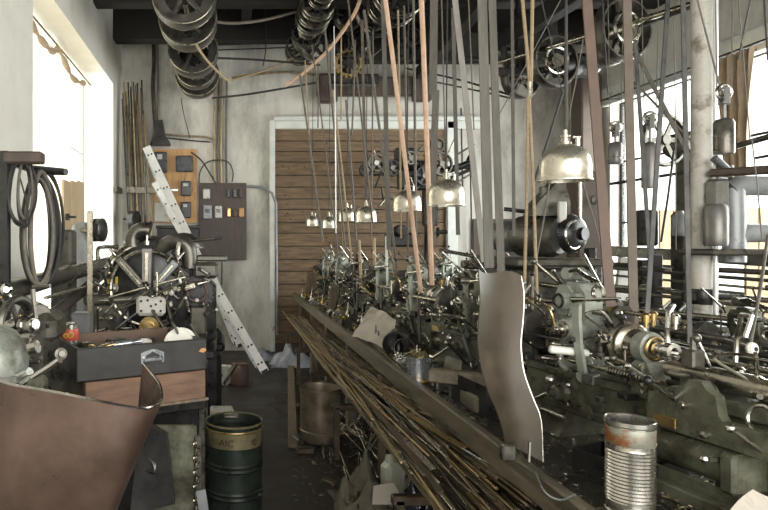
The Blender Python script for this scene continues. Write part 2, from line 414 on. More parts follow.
# daylight at the two windows, plus an added fill light behind the camera
w = bpy.data.worlds.new('world'); sc.world = w; w.use_nodes = True
w.node_tree.nodes['Background'].inputs[0].default_value = (1,.985,.95,1); w.node_tree.nodes['Background'].inputs[1].default_value = 2.2
def area(name, loc, rot, sx, sy, e, c=(1,1,1)):
    l = bpy.data.lights.new(name, 'AREA'); l.shape = 'RECTANGLE'; l.size = sx; l.size_y = sy; l.energy = e; l.color = c
    o = bpy.data.objects.new(name, l); col.objects.link(o); o.location = loc; o.rotation_euler = rot; return o
area('daylight_left_window', (-2.7, 7.3, 2.7), (0, -PI/2, 0), 3.4, 4.2, 120, (1,.98,.94))
area('daylight_right_window', (XR+.7, 6.0, 2.6), (0, PI/2, 0), 2.8, 6.0, 380, (.97,.98,1))
area('rear_fill_light', (1.8, -2.5, 2.6), (PI/2, 0, 0), 6.0, 3.0, 190, (1,.98,.95))  # fill light added behind the camera, in the unseen rear wall's opening
sc.view_settings.view_transform = 'Standard'; sc.view_settings.look = 'None'; sc.view_settings.gamma = 1
sc.view_settings.use_curve_mapping = False
sc.view_settings.exposure = 0.6
sc.cycles.max_bounces = 6; sc.cycles.diffuse_bounces = 4; sc.cycles.glossy_bounces = 3; sc.cycles.transparent_max_bounces = 8
sc.cycles.sample_clamp_indirect = 4
sc.cycles.caustics_reflective = False; sc.cycles.caustics_refractive = False
# ------------------------------------------------------------ a bench lathe (x along the bed, -y the operator's side, z up from the bench top)
X1, Y1, Z1 = V((1,0,0)), V((0,1,0)), V((0,0,1))
def smooth2(pts, k=5):
    P = [V(p) for p in pts]; out = []
    for i in range(len(P)-1):
        p0 = P[max(i-1,0)]; p1 = P[i]; p2 = P[i+1]; p3 = P[min(i+2,len(P)-1)]
        for j in range(k):
            t = j/k
            out.append(.5*((2*p1)+(p2-p0)*t+(2*p0-5*p1+4*p2-p3)*t*t+(3*p1-p0-3*p2+p3)*t**3))
    out.append(P[-1]); return out
def lever(root, a, b, r, ball, mt='steel', bm='iron_black', nm='lever'):
    p = emit(MB().rod(a, b, r, r*.8, 8), nm, M[mt], root)
    if ball: emit(MB().ball(b, ball, 10), 'ball_knob', M[bm], p)
    return p
def make_lathe(seed, green='cast_green', pale='cast_pale', bare=False):
    r = random.Random(seed)
    t = thing('bench_lathe', 'lathe', 'lathe', (0,0,0))
    for x in (.16, .98):
        m = MB(); m.prism([(-.13,0),(.13,0),(.10,.05),(.09,.12),(-.09,.12),(-.10,.05)], (x,0,0), Y1, Z1, -.09, .09)
        emit(m, 'foot', M[green], t)
    m = MB().box((.62,0,.19), (1.26,.18,.17), ch=.015)
    m.box((.62,-.092,.125), (1.22,.02,.035), ch=.006); m.box((.62,-.092,.262), (1.22,.025,.025), ch=.006)
    m.box((.30,-.10,.19), (.02,.02,.12)); m.box((.66,-.10,.19), (.02,.02,.12))
    emit(m, 'bed', M[green], t)
    for y in (-.055, .055):
        emit(MB().box((.66,y,.288), (1.16,.03,.03), ch=.008), 'way_rail', M['oily_steel'], t)
    # headstock casting: a slim head on a narrow neck
    hx = .06
    m = MB()
    out = [(.09,.50),(.10,.60),(.15,.645),(.24,.64),(.30,.60),(.325,.50),(.31,.42),(.27,.385),(.17,.385),(.13,.43)]
    m.prism([(.145+(x-.09)*.66+.10*(z-.5), z) for x, z in out], (0,0,0), X1, Z1, -.04, .045)
    m.prism([(.14+(x-.09)*.66, z) for x, z in [(.10,.505),(.22,.50),(.24,.60),(.20,.63),(.13,.63),(.10,.59)]], (0,0,0), X1, Z1, .035, .06)
    m.box((.16+hx,-.0,.34), (.06,.06,.12), ch=.012); m.box((.21+hx,0,.30), (.20,.15,.03), ch=.008)
    m.box((.22+hx*.3,-.045,.505), (.13,.02,.018), ch=.005)
    hs = emit(m, 'headstock', M[pale], t)
    m = MB().lathe([(.040,0),(.040,.02),(.034,.024),(.034,.035),(0.0,.035)], (.145+hx,-.06,.565), -Y1, 24)
    ub = emit(m, 'upper_boss', M[pale], hs)
    emit(MB().ring((.145+hx,-.096,.565), Y1, .027, .006, 24, 6), 'black_ring', M['iron_black'], hs)
    m = MB().lathe([(.050,0),(.050,.03),(.042,.04),(.042,.065),(.034,.07)], (.185+hx,-.04,.45), -Y1, 24)
    emit(m, 'lower_boss', M[pale], hs)
    m = MB().lathe([(.036,0),(.036,.012),(.022,.014),(.022,.03),(.012,.032),(.012,.05),(0,.05)], (.185+hx,-.11,.45), -Y1, 18)
    emit(m, 'spindle_end', M['steel'], hs)
    m = MB().box((.17+hx,-.01,.668), (.10,.05,.035), ch=.010); m.lathe([(.025,0),(.025,.09)], (.13+hx,-.05,.68), Y1, 16)
    emit(m, 'top_clamp', M[pale], t)
    m = MB().tube([(.16+hx,-.05,.69),(.21+hx,-.06,.70),(.27+hx,-.07,.675),(.33+hx,-.07,.655)], .009, 6); m.ring((.32+hx,-.06,.61), Y1, .028, .008, 20, 6)
    emit(m, 'clamp_hook', M['steel'], t)
    # curved swan-neck arm below the head
    m = MB().tube(smooth2([(.16+hx,-.05,.42),(.12+hx,-.06,.36),(.13+hx,-.07,.30),(.19+hx,-.08,.27)]), .014, 8); m.ring((.29+hx,-.04,.34), Y1, .04, .011, 24, 7)
    emit(m, 'swan_neck_arm', M[pale], t)
    # spindle with belt pulley and nose
    prof = [(.03,-.05),(.045,-.05),(.045,-.02),(.058,-.015),(.058,.01),(.050,.012),(.050,.028),(.078,.032),(.084,.040),(.078,.05),(.066,.054),(.066,.062),(.080,.066),(.082,.075),(.074,.082),(.062,.086),(.056,.10),(.056,.15),(.048,.155)]
    sp = emit(MB().lathe(prof, (.41,.0,.42), X1, 30), 'spindle_pulley', M['oily_steel'], t)
    emit(MB().lathe([(.058,.0),(.062,.01),(.058,.045),(.045,.05)], (.525,.0,.42), X1, 26), 'bearing_housing', M[pale], t)
    emit(MB().ring((.58,0,.42), X1, .040, .007, 26, 7), 'brass_ring', M['brass'], sp)
    m = MB().lathe([(.028,0),(.028,.04),(.023,.042),(.023,.055),(.032,.057),(.032,.082),(.017,.084),(.017,.07),(0,.07)], (.575,0,.42), X1, 22)
    emit(m, 'chuck', M['steel_bright'], t)
    m = MB().prism([(.47,.29),(.62,.29),(.605,.32),(.58,.37),(.53,.37),(.49,.33)], (0,0,0), X1, Z1, -.04, .04)
    emit(m, 'bearing_bracket', M[pale], t)
    # long operating lever with a cross handle
    m = MB().tube([(.36,-.14,.585),(.37,-.15,.50),(.385,-.155,.40),(.40,-.15,.30),(.395,-.14,.27)], .02, flat=(.007,.017), up=Y1)
    m.lathe([(.024,-.012),(.024,.018)], (.36,-.14,.585), -Y1, 18); m.lathe([(.021,-.012),(.021,.018)], (.395,-.14,.285), -Y1, 18)
    ll = emit(m, 'operating_lever', M[pale], t)
    hd = MB().rod((.36,-.16,.585), (.42,-.15,.590), .013, .009, 10); hd.rod((.42,-.15,.590), (.55,-.13,.605), .007, .006, 8)
    emit(hd, 'cross_handle', M['steel'], ll)
    m = MB().tube([(.36,-.155,.27),(.40,-.16,.22),(.46,-.165,.14)], .012, flat=(.007,.012), up=Y1); emit(m, 'lower_link', M[green], t)
    # crank with ball knobs on the face of the bed
    m = MB().lathe([(.045,0),(.045,.015),(.03,.03),(.03,.055),(.018,.06),(.018,.09)], (.24,-.09,.185), -Y1, 18)
    cr = emit(m, 'crank_hub', M[green], t)
    m = MB().rod((.24,-.175,.185), (.17,-.18,.145), .009, .007); m.rod((.17,-.18,.145), (.10,-.19,.10), .008, .010, 8); m.rod((.10,-.19,.10), (.06,-.19,.10), .010, .012, 8)
    emit(m, 'crank_arm', M['steel'], cr)
    m = MB().ball((.26,-.18,.245), .020, 12); m.rod((.24,-.175,.185), (.26,-.18,.24), .008, .007)
    emit(m, 'ball_knob', M['steel'], cr)
    # saddle block
    m = MB().prism([(.72,.20),(1.25,.20),(1.25,.275),(.98,.275),(.97,.29),(.96,.345),(.93,.36),(.915,.38),(.875,.38),(.86,.36),(.83,.345),(.825,.315),(.73,.31)], (0,-.15,0), X1, Z1, -.0, .035)
    sd = emit(m, 'apron_plate', M[green], t)
    m = MB().box((.97,0,.30), (.48,.24,.05), ch=.01); m.box((.80,.0,.345), (.08,.2,.06), ch=.01); m.box((1.16,.02,.34), (.10,.18,.06), ch=.01)
    emit(m, 'saddle', M['cast_dark' if bare else green], t)
    emit(MB().box((.79,-.187,.225), (.085,.006,.036), ch=.003), 'name_plate', M['brass'], sd)
    m = MB().lathe([(.014,0),(.014,.012),(.009,.013),(.009,.02),(0,.02)], (.86,-.185,.295), -Y1, 10); m.lathe([(.012,0),(.012,.012),(0,.016)], (.93,-.185,.22), -Y1, 10); m.lathe([(.012,0),(.012,.012),(0,.016)], (1.15,-.185,.20), -Y1, 10)
    emit_split(m, 'apron_bolt', M['steel'], sd)
    m = MB().lathe([(.028,0),(.028,.15),(.036,.155),(.036,.30),(.030,.31),(.030,.45),(.034,.455),(.034,.52),(.02,.53)], (.70,-.07,.375), X1, 22)
    emit(m, 'quill', M['oily_steel'], t)
    m = MB().rod((.55,.05,.36), (1.2,.05,.36), .012); m.rod((.60,.09,.40), (1.25,.09,.40), .010); m.rod((.45,.10,.33), (1.22,.10,.33), .009)
    emit(m, 'slide_rods', M['oily_steel'], t)
    m = MB()
    for k in range(14): m.ring((.50+k*.013,-.12,.33), X1, .013, .0045, 10, 5)
    m.rod((.30,-.12,.33),(.72,-.12,.33),.009); emit(m, 'feed_screw', M['oily_steel'], t)
    # lower drive cylinder in front of the foot
    m = MB().lathe([(.05,0),(.055,.01),(.055,.30),(.05,.31)], (.72,-.15,.135), X1, 24); emit(m, 'drive_cylinder', M[green], t)
    m = MB().box((.74,-.155,.135), (.05,.13,.12), ch=.01); m.box((1.02,-.155,.135), (.05,.13,.12), ch=.01)
    m.box((.60,-.15,.06), (.10,.10,.06), ch=.01); emit_split(m, 'cylinder_bracket', M[green], t)
    emit(MB().box((.93,-.20,.055), (.44,.012,.05), ch=.004), 'lower_guard_plate', M[green], t)
    emit(MB().box((.90,-.23,.022), (.46,.04,.05), ch=.006), 'front_ledge', M[green], t)
    # turret with tools
    m = MB().lathe([(.05,0),(.055,.01),(.055,.05),(.045,.06)], (1.0,0,.33), Z1, 8); emit(m, 'turret', M['oily_steel'], t)
    for a in range(4):
        c = math.cos(a*PI/2+.3); s_ = math.sin(a*PI/2+.3)
        emit(MB().rod((1+.05*c,.05*s_,.36), (1+.12*c,.12*s_,.36), .013, .009, 8), 'turret_tool', M['steel'], t)
    # small gear, tool posts
    for (x, y, z) in ((.70,.04,.34),(.78,-.06,.42),(.60,-.08,.30)):
        m = MB().box((x, y, z), (.05,.05,.07), ch=.006); m.rod((x,y,z+.03),(x,y,z+.075),.010,.010,6); emit(m, 'tool_post', M[r.choice(('steel','oily_steel','iron'))], t)
    emit(MB().lathe([(.055,0),(.055,.02),(.02,.021),(.02,.03)], (.33,.09,.50), X1, 24), 'change_gear', M['pulley'], t)
    m = MB().lathe([(.10,0),(.105,.008),(.10,.05),(.04,.052)], (-.02,.02,.42), -X1, 28); m.lathe([(.06,.05),(.06,.10),(.02,.11)], (-.02,.02,.42), -X1, 20)
    emit(m, 'rear_pulley', M['pulley'], t)
    emit(MB().rod((-.55,.02,.42), (.02,.02,.42), .014, .014, 10), 'bar_tube', M['oily_steel'], t)
    m = MB().rod((-.45,.02,.42), (-.45,.02,.02), .012); m.box((-.45,.02,.01), (.08,.08,.02), ch=.004); emit(m, 'bar_tube_stand', M['iron'], t)
    # levers, oilers, cups, oil pipes: each machine a little different
    spots = [((.05,.05,.62),(-.02,-.06,.74)), ((.28,.05,.62),(.31,-.05,.76)), ((.58,-.05,.34),(.55,-.20,.42)), ((.82,-.15,.28),(.80,-.30,.35)),
             ((1.10,-.15,.20),(1.12,-.30,.27)), ((1.16,.02,.36),(1.20,-.06,.50)), ((.80,0,.37),(.77,-.05,.50)), ((.98,-.05,.39),(1.02,-.10,.47))]
    for a, b in spots:
        b = V(b)+V((r.uniform(-.05,.05), r.uniform(-.04,.04), r.uniform(-.03,.05)))
        lever(t, a, b, .007, r.choice((0,.014,.016)), r.choice(('steel','oily_steel')), r.choice(('iron_black','steel','iron')))
    for k in range(5):
        x = r.uniform(.08,1.15); y = r.uniform(-.09,.09); z = .62 if x < .3 else (.49 if x < .6 else .36)
        m = MB().lathe([(.008,0),(.008,.02),(.016,.022),(.016,.05),(.010,.056),(0,.058)], (x,y,z), Z1, 10); emit(m, 'oil_cup', M[r.choice(('brass','steel'))], t)
    for k in range(2):
        x = r.uniform(.5,.9); pts = [(x,.09,.30),(x,.12,.50),(x+.03,.08,.58),(x+.08,-.0,.56),(x+.09,-.03,.48)]
        pts = [V(p)+V((r.uniform(-.02,.02),)*3) for p in pts]
        q = []
        for i in range(len(pts)-1):
            for s_ in range(4): q.append(pts[i].lerp(pts[i+1], s_/4))
        emit(MB().tube(q, .008, 7), 'oil_pipe', M[r.choice(('steel','cast_pale','blue_steel'))], t)
    m = MB()
    for k in range(18):
        f = r.random()
        if f < .5: p = V((r.uniform(.05,1.2), -.10, r.choice((.14,.24)))); ax = -Y1
        elif f < .75: p = V((r.uniform(.2,.36), -.05, r.uniform(.42,.62))); ax = -Y1
        else: p = V((r.uniform(.7,1.2), r.uniform(-.1,.1), .325)); ax = Z1
        rr = r.choice((.007,.009,.011)); m.lathe([(rr,0),(rr,.008),(rr*.6,.011)], p, ax, 6)
    emit_split(m, 'bolt_head', M['steel'], t)
    # many small fittings
    for k in range(80):
        x = r.uniform(-.15,1.25); y = r.uniform(-.17,.16)
        top = .60 if .0 < x < .36 else (.50 if x < .62 else .44)
        z = r.uniform(.27, top) if abs(y) < .1 else r.uniform(.10, top-.05)
        p = V((x,y,z)); kd = r.random(); mt_ = M[r.choice(('steel','oily_steel','oily_steel','iron','iron_black','pulley', green, 'cast_dark', 'brass' if r.random() < .4 else 'steel'))]
        ax = V((r.uniform(-.4,1) if r.random() < .5 else 0, -1 if r.random() < .6 else 0, r.uniform(0,1)+.01)).normalized()
        if kd < .22:
            q = r.uniform(.016,.04); emit(MB().lathe([(q,0),(q,.014),(q*.55,.016),(q*.55,.04),(q*.3,.042),(q*.3,.055),(0,.055)], p, ax, 16), 'collar', mt_, t)
        elif kd < .50:
            L = r.uniform(.06,.22); lv = emit(MB().rod(p, p+ax*L, r.uniform(.004,.008), None, 7), 'stop_rod', mt_, t)
            if r.random() < .5: emit(MB().ball(p+ax*L, r.uniform(.009,.014), 9), 'rod_knob', M[r.choice(('steel','iron_black','steel_bright'))], lv)
        elif kd < .62:
            q = r.uniform(.02,.045); emit(MB().ring(p, ax, q, .006, 18, 6), 'ring_nut', mt_, t)
        elif kd < .80:
            sz = [r.uniform(.02,.06) for _ in range(3)]; emit(MB().box(p, sz, rz=r.uniform(-.4,.4), ch=.005), 'clamp_block', mt_, t)
        elif kd < .9:
            pts = [p, p+V((r.uniform(-.06,.06), -.03, .05)), p+V((r.uniform(-.12,.12), -.04, .02)), p+V((r.uniform(-.15,.15), -.02, -.06))]
            emit(MB().tube(smooth2(pts), .005, 6), 'bent_pipe', mt_, t)
        else:
            L = r.uniform(.15,.4); emit(MB().rod(p, p+V((L, r.uniform(-.03,.03), r.uniform(-.02,.02))), r.uniform(.006,.012), None, 8), 'slide_bar', mt_, t)
    m = MB(); 
    for k in range(3): m.box((.03+.02*k, .05, .36+.03*k), (.03,.13,.06), ch=.01)
    emit(m, 'cam_box', M['cast_dark'], t)
    return t
BT = .935   # bench top height
ANG = math.radians(-78)
protoA = make_lathe(11); protoB = make_lathe(23, 'cast_dark', 'cast_green'); protoC = make_lathe(35, 'cast_green', 'cast_pale', True)
index_kids()
row = [ # depth, x, prototype, label
 (2.86,1.47,protoA,'pale green bench lathe nearest of the row, right behind the ribbed tin'),
 (3.98,1.46,protoB,'second bench lathe of the row, behind the upright bent metal shield'),
 (5.05,1.46,protoA,'third bench lathe of the row, where the two orange ropes come down'),
 (6.05,1.46,protoC,'fourth bench lathe of the row, behind the crumpled paper sheet'),
 (7.05,1.45,protoB,'fifth bench lathe of the row counted from the front'),
 (8.05,1.44,protoA,'sixth bench lathe of the row, last but one before the board door'),
 (9.0,1.43,protoC,'last bench lathe of the row, right in front of the board door')]
second = [
 (3.35,2.62,protoB,'nearest dark lathe of the rear row, beside the foot of the pale iron column'),
 (4.5,2.55,protoC,'dark lathe of the rear row behind the pale green front lathe'),
 (5.6,2.6,protoB,'dark lathe of the rear row below the round bell-ended motor'),
 (6.8,2.7,protoA,'rear-row lathe behind the hanging belts right of the board door'),
 (8.0,2.7,protoC,'rearmost lathe of the rear row, close to the back wall')]
used = set()
for i, (d, x, p, lab) in enumerate(row+second):
    z = BT if i < len(row) else .90
    g = 'front row of bench lathes' if i < len(row) else 'rear row of lathes'
    ang = ANG if i < len(row) else math.radians(-72)
    if p.name in used: dup(p, (x, d, z), ang, lab, g, .8 if (i >= len(row) and d < 5) else None)
    else:
        used.add(p.name); p.location = (x, d, z); p.rotation_euler = (0,0,ang); p['label'] = lab; p['group'] = g

# ------------------------------------------------------------ benches
def bench(x0, x1, y0, y1, zt, lab, nleg, name='long_workbench'):
    t = thing(name, lab, 'workbench', ((x0+x1)/2, (y0+y1)/2, 0))
    m = MB()
    n = 4; wd = (x1-x0-.06)/n
    for k in range(n): m.box((x0+.06+wd*(k+.5), (y0+y1)/2, zt-.03), (wd-.004, y1-y0, .06), ch=.004)
    emit(m, 'bench_top', M['bench_top'], t)
    m = MB().box((x0+.02, (y0+y1)/2, zt-.035), (.045, y1-y0, .11), ch=.008)
    emit(m, 'edge_board', M['bench_wood'], t)
    for k in range(nleg):
        y = y0+.2+(y1-y0-.4)*k/(nleg-1)
        for x in (x0+.12, x1-.1):
            m = MB().box((x, y, (zt-.06)/2), (.09, .10, zt-.06), ch=.008); emit(m, 'leg', M['old_wood'], t)
        m = MB().box(((x0+x1)/2, y, .30), (x1-x0-.2, .06, .08), ch=.006); emit(m, 'cross_rail', M['old_wood'], t)
    return t
bench(1.07, 2.05, .7, 9.75, BT, 'long oily workbench with a wooden edge board carrying the front row of lathes', 8)
bench(2.15, 3.35, 1.2, 9.4, .90, 'second long workbench behind the first, mostly hidden by machines', 6)
# ------------------------------------------------------------ LEFT SIDE
def smooth(pts, k=5):
    P = [V(p) for p in pts]; out = []
    for i in range(len(P)-1):
        p0 = P[max(i-1,0)]; p1 = P[i]; p2 = P[i+1]; p3 = P[min(i+2,len(P)-1)]
        for j in range(k):
            t = j/k
            out.append(.5*((2*p1)+(p2-p0)*t+(2*p0-5*p1+4*p2-p3)*t*t+(3*p1-p0-3*p2+p3)*t**3))
    out.append(P[-1]); return out
# curved rusty sheet chute in front
D = 1.5
rim = [(-60,366,D+.10),(-20,374,D+.06),(10,384,D+.02),(50,391,D),(90,399,D-.03),(125,406,D-.04),(146,408,D-.02),(157,404,D+.05),(162,398,D+.11),(160,385,D+.18),(153,375,D+.22),(143,363,D+.24)]
rim3 = smooth([W(*p) for p in rim], 4)
low = [(-60,560,D+.16),(-20,560,D+.12),(10,560,D+.07),(35,560,D+.05),(60,560,D+.04),(80,560,D+.05),(95,556,D+.06),(102,545,D+.10),(112,520,D+.14),(124,490,D+.20),(132,450,D+.24),(138,415,D+.26)]
low3 = smooth([W(*p) for p in low], 4)
rows = []
for k in range(13):
    t = k/12; rows.append([a.lerp(b, t)+V((0,-.035*math.sin(PI*t)*min(1,(len(rim3)-i)/14),0)) for i, (a, b) in enumerate(zip(rim3, low3))])
ch = thing('metal_chute', 'big rust-brown bent sheet metal chute with a curled corner, nearest thing at the lower left', 'chute', W(60,560,D))
emit(MB().sheet(rows, .004), 'curved_sheet', M['rust_sheet'], ch, 60)
emit(MB().tube([p+V((0,0,.0)) for p in rim3], .0035, 6), 'worn_rim', M['steel'], ch)
m = MB()
for x in (-30, 40): 
    p = W(x,560,D+.12); m.rod((p.x,p.y+.03,0),(p.x,p.y+.03,p.z+.15), .02)
emit(m, 'stand', M['iron'], ch)

# cupboard under the drawers
t = thing('tool_cupboard', 'dark green tool cupboard with an open side carrying the wooden drawers', 'cupboard', (-.38,2.55,0))
cx0, cx1, cy0, cy1, ct = -.72, -.10, 2.36, 2.86, 1.075
cup = t
m = MB().box((cx0+.02,(cy0+cy1)/2,(ct-.04)/2), (.03,cy1-cy0-.04,ct-.04)); m.box(((cx0+cx1)/2, cy1-.03,(ct-.04)/2), (cx1-cx0-.1,.03,ct-.04)); emit(m, 'back_panel', M['iron_black'], t)
m = MB().box((-.21,cy0+.06,(ct-.04)/2), (.20,.035,ct-.04), ch=.008); emit(m, 'door', M['cast_green'], t)
m = MB().box((-.105,cy0+.05,.5), (.03,.03,1.0), ch=.004); m.box((cx0+.03,cy0+.03,.5), (.03,.03,1.0), ch=.004); m.box((-.105,cy1-.05,.5), (.03,.03,1.0), ch=.004); emit_split(m, 'angle_post', M['iron'], t)
m = MB().prism([(0,0),(.17,.04),(.14,.30),(.04,.36)], (-.36,cy0+.02,.72), X1, Z1, 0, .04); emit(m, 'hinged_flap', M['iron_black'], t)
m = MB().tube(smooth([(-.30,cy0,.74),(-.22,cy0-.03,.70),(-.20,cy0-.04,.60),(-.24,cy0-.03,.52),(-.30,cy0,.50)],5), .005, 7); emit(m, 'hose', M['cord_black'], t)
m = MB().tube(smooth([(-.30,cy0-.01,.93),(-.265,cy0-.05,.925),(-.265,cy0-.05,.89),(-.30,cy0-.01,.885)],5), .006, 7); emit(m, 'pull_handle', M['steel'], t)
m = MB()
for k in range(16):
    m.ring((-.115+.012*(k%2), cy0+.0, .98-.027*k), (1,.3*(-1)**k,0), .014, .004, 10, 5)
emit(m, 'hanging_chain', M['oily_steel'], t)
single(MB().tube([(-.09,2.30,.83),(-.045,2.28,.55),(-.02,2.27,.40)], .02, flat=(.018,.004), up=(1,0,0)), 'flat_iron_bar', M['blue_steel'], 'flat dark iron bar leaning between the cupboard and the green drum', 'bar')
rr = random.Random(5)
g = []
for k in range(7):
    a = V((-.32+.03*k+rr.uniform(-.01,.01), 2.30, .42)); b = a+V((rr.uniform(-.03,.03), rr.uniform(-.04,.02), .12+rr.uniform(-.03,.03)))
    g.append(single(MB().rod(a, b, .005, .003), 'small_tool_bit', M['steel'], 'thin steel tool bit standing in the tin under the cupboard', 'tool', 'tool bits in the tin'))
m = MB().lathe([(.0,0),(.12,0),(.125,.10),(.118,.10),(.113,.008),(0,.008)], (-.23,2.29,.36), Z1, 24); single(m, 'bit_tin', M['iron_black'], 'low dark tin holding tool bits under the orange drawer', 'tin')
m = MB().box((-.3,2.3,.18), (.5,.24,.36), ch=.01); single(m, 'wooden_crate', M['board_dark'], 'dark crate under the tin of tool bits', 'crate')

# the two wooden drawers, the open tray on top
def wpt(px, py, d): return W(px, py, d)
t = thing('open_wooden_drawer', 'dark open wooden drawer full of small things on top of the orange drawer', 'drawer', (-.36,2.5,1.21))
A = V((-.575,2.40,0)); B = V((-.078,2.66,0)); ux = (B-A).normalized(); uy = V((-ux.y,ux.x,0)); Lf = (B-A).length; dp = .42
Rm = Matrix((ux,uy,Z1)).transposed(); z0, z1 = 1.205, 1.335
def on(u, v, z): return A+ux*u+uy*v+Z1*z
m = MB().box(on(Lf/2,.011,(z0+z1)/2), (Lf,.022,z1-z0), R=Rm, ch=.004); emit(m, 'front_board', M['drawer_dark'], t)
m = MB().box(on(.010,dp/2,(z0+z1)/2), (.02,dp-.05,z1-z0), R=Rm, ch=.003); m.box(on(Lf-.010,dp/2,(z0+z1)/2), (.02,dp-.05,z1-z0), R=Rm, ch=.003); emit_split(m, 'side_board', M['drawer_dark'], t)
m = MB().box(on(Lf/2,dp-.012,(z0+z1)/2), (Lf,.022,z1-z0), R=Rm, ch=.003); emit(m, 'rear_board', M['drawer_inside'], t)
m = MB().box(on(Lf/2,dp/2,z0+.008), (Lf-.045,dp-.05,.014), R=Rm); emit(m, 'floor_board', M['drawer_inside'], t)
m = MB().prism([(-.05,-.02),(-.042,-.02),(-.028,.012),(-.015,.018),(0,.028),(.015,.018),(.028,.012),(.042,-.02),(.05,-.02),(.05,.022),(.02,.032),(0,.036),(-.02,.032),(-.05,.022)][::-1], on(Lf*.555,-.0,1.275), ux, Z1, 0, .006)
m.box(on(Lf*.555,-.012,1.272), (.085,.022,.022), R=Rm, ch=.006); emit(m, 'pull_plate', M['tin_blue'], t)
m = MB().prism([(0,-.006),(.02,-.012),(.035,-.004),(.03,.008),(.01,.006)], on(Lf-.04,-.002,1.29), ux, Z1, 0, .004); emit(m, 'chipped_corner', M['board_orange'], t)
t = thing('orange_wooden_drawer', 'orange-brown wooden drawer under the dark open one, worn front', 'drawer', (-.36,2.5,1.08))
A2 = A+V((.03,.02,0)); z0b, z1b = 1.078, 1.20
def on2(u, v, z): return A2+ux*u+uy*v+Z1*z
L2 = Lf-.04
emit(MB().box(on2(L2/2,.01,(z0b+z1b)/2), (L2,.02,z1b-z0b), R=Rm, ch=.003), 'front_board', M['drawer_orange'], t)
m = MB().box(on2(.008,dp/2,(z0b+z1b)/2), (.016,dp-.06,z1b-z0b-.01), R=Rm); m.box(on2(L2-.008,dp/2,(z0b+z1b)/2), (.016,dp-.06,z1b-z0b-.01), R=Rm); m.box(on2(L2/2,dp-.02,(z0b+z1b)/2), (L2,.016,z1b-z0b-.01), R=Rm)
emit_split(m, 'side_board', M['drawer_inside'], t)
emit(MB().box(on2(L2/2,dp/2,z0b+.007), (L2-.04,dp-.06,.012), R=Rm), 'floor_board', M['drawer_inside'], t)
emit(MB().box(on2(L2/2,-.003,z0b-.0), (L2+.02,.02,.012), R=Rm, ch=.002), 'bottom_lip', M['old_wood'], t)
fb = z0+.016
def dr(u, v, z=0): return on(u, v, fb+z)
emit(MB().box(on2(L2/2,dp/2,ct-.02), (L2,dp,.04), R=Rm, ch=.005), 'top_board', M['iron_black'], cup)
# red tin can
p = dr(.055,.33,.045); single(MB().box(p-Z1*.024, (.09,.09,.04), R=Rm, ch=.004), 'wooden_spacer', M['old_wood'], 'small wooden block under the red tin can in the open drawer', 'block'); t = thing('red_tin_can', 'small red and silver tin can at the left end of the open drawer', 'can', p)
emit(MB().lathe([(.038,0),(.038,.02),(.036,.022),(.036,.10),(.038,.102),(.038,.125),(.034,.13),(.030,.12),(0,.12)], p, Z1, 26), 'can_body', M['tin'], t)
emit(MB().lathe([(.0372,.055),(.0385,.057),(.0385,.105),(.0372,.107)], p, Z1, 26, False), 'paper_label', M['tin_red'], t)
m = MB().ring(p+V((.012,-.0385,.082)), Y1, .011, .003, 14, 5); m.ring(p+V((-.010,-.0385,.078)), Y1, .008, .003, 14, 5); emit(m, 'label_emblem', M['yellow_paint'], t)
# white sieve / ladle
p = dr(.44,.12,.02); t = thing('white_enamel_ladle', 'cream enamel ladle standing in the open drawer with its handle up', 'ladle', p)
c = W(180,344,2.74)
m = MB().lathe([(0,.0),(.062,.004),(.070,.018),(.062,.018),(.056,.011),(0,.009)], c+V((0,.01,0)), V((-.1,-.8,.58)), 28); emit(m, 'bowl', M['white_plastic'], t)
emit(MB().ring(c+V((-.0,-.002,.008)), V((-.1,-.8,.58)), .068, .005, 28, 7), 'rolled_rim', M['white_plastic'], t)
emit(MB().tube([c+V((-.012,.02,.045)), W(171,318,2.62), W(167,300,2.68)], .006, 8), 'handle', M['iron'], t)
m = MB().ring(c+V((-.015,.02,.06)), Y1, .010, .003, 14, 6); emit(m, 'spout_loop', M['white_plastic'], t)
# other small things in the drawer
def bottle(nm, p, ax, r, L, mt, lab, cat):
    ax = V(ax).normalized(); return single(MB().lathe([(0,0),(r,.002),(r,L*.72),(r*.5,L*.8),(r*.45,L*.95),(r*.55,L*.95),(r*.55,L),(0,L)], p, ax, 16), nm, M[mt], lab, cat)
bottle('silver_tube', dr(.13,.06,.105), (1,.25,.12), .014, .15, 'tin_blue', 'silver tube lying across the front of the open drawer', 'tube')
bottle('brass_nozzle', dr(.10,.05,.10), (.8,.3,.2), .010, .07, 'brass', 'small brass nozzle beside the red tin can', 'nozzle')
m = MB().ring(dr(.075,.055,.108), (0,.8,.6), .013, .004, 16, 7); single(m, 'rusty_ring', M['rod_gold'], 'small rusty ring on the edge of the drawer by the red can', 'ring')
m = MB().lathe([(0,0),(.03,0),(.036,.016),(.030,.018),(0,.006)], dr(.30,.07,.095), (0,-.3,1), 20); single(m, 'white_saucer', M['ceramic'], 'little white dish in the middle of the open drawer', 'dish')
for k, (u, v, s_) in enumerate([(.18,.2,.05),(.25,.28,.06),(.34,.25,.045),(.12,.3,.05),(.4,.3,.05),(.30,.16,.05)]):
    m = MB().box(dr(u,v,s_/2+.02), (s_*1.3,s_,s_+.04), rz=k*.7, ch=.006); single(m, 'small_parts_box', M[('iron','cast_dark','old_wood')[k%3]], '%s small parts box lying in the open drawer, %s' % (('grey metal','black','wooden')[k%3], ('left centre','back centre','right of the white dish','behind the red can','behind the ladle','behind the white dish')[k]), 'box')

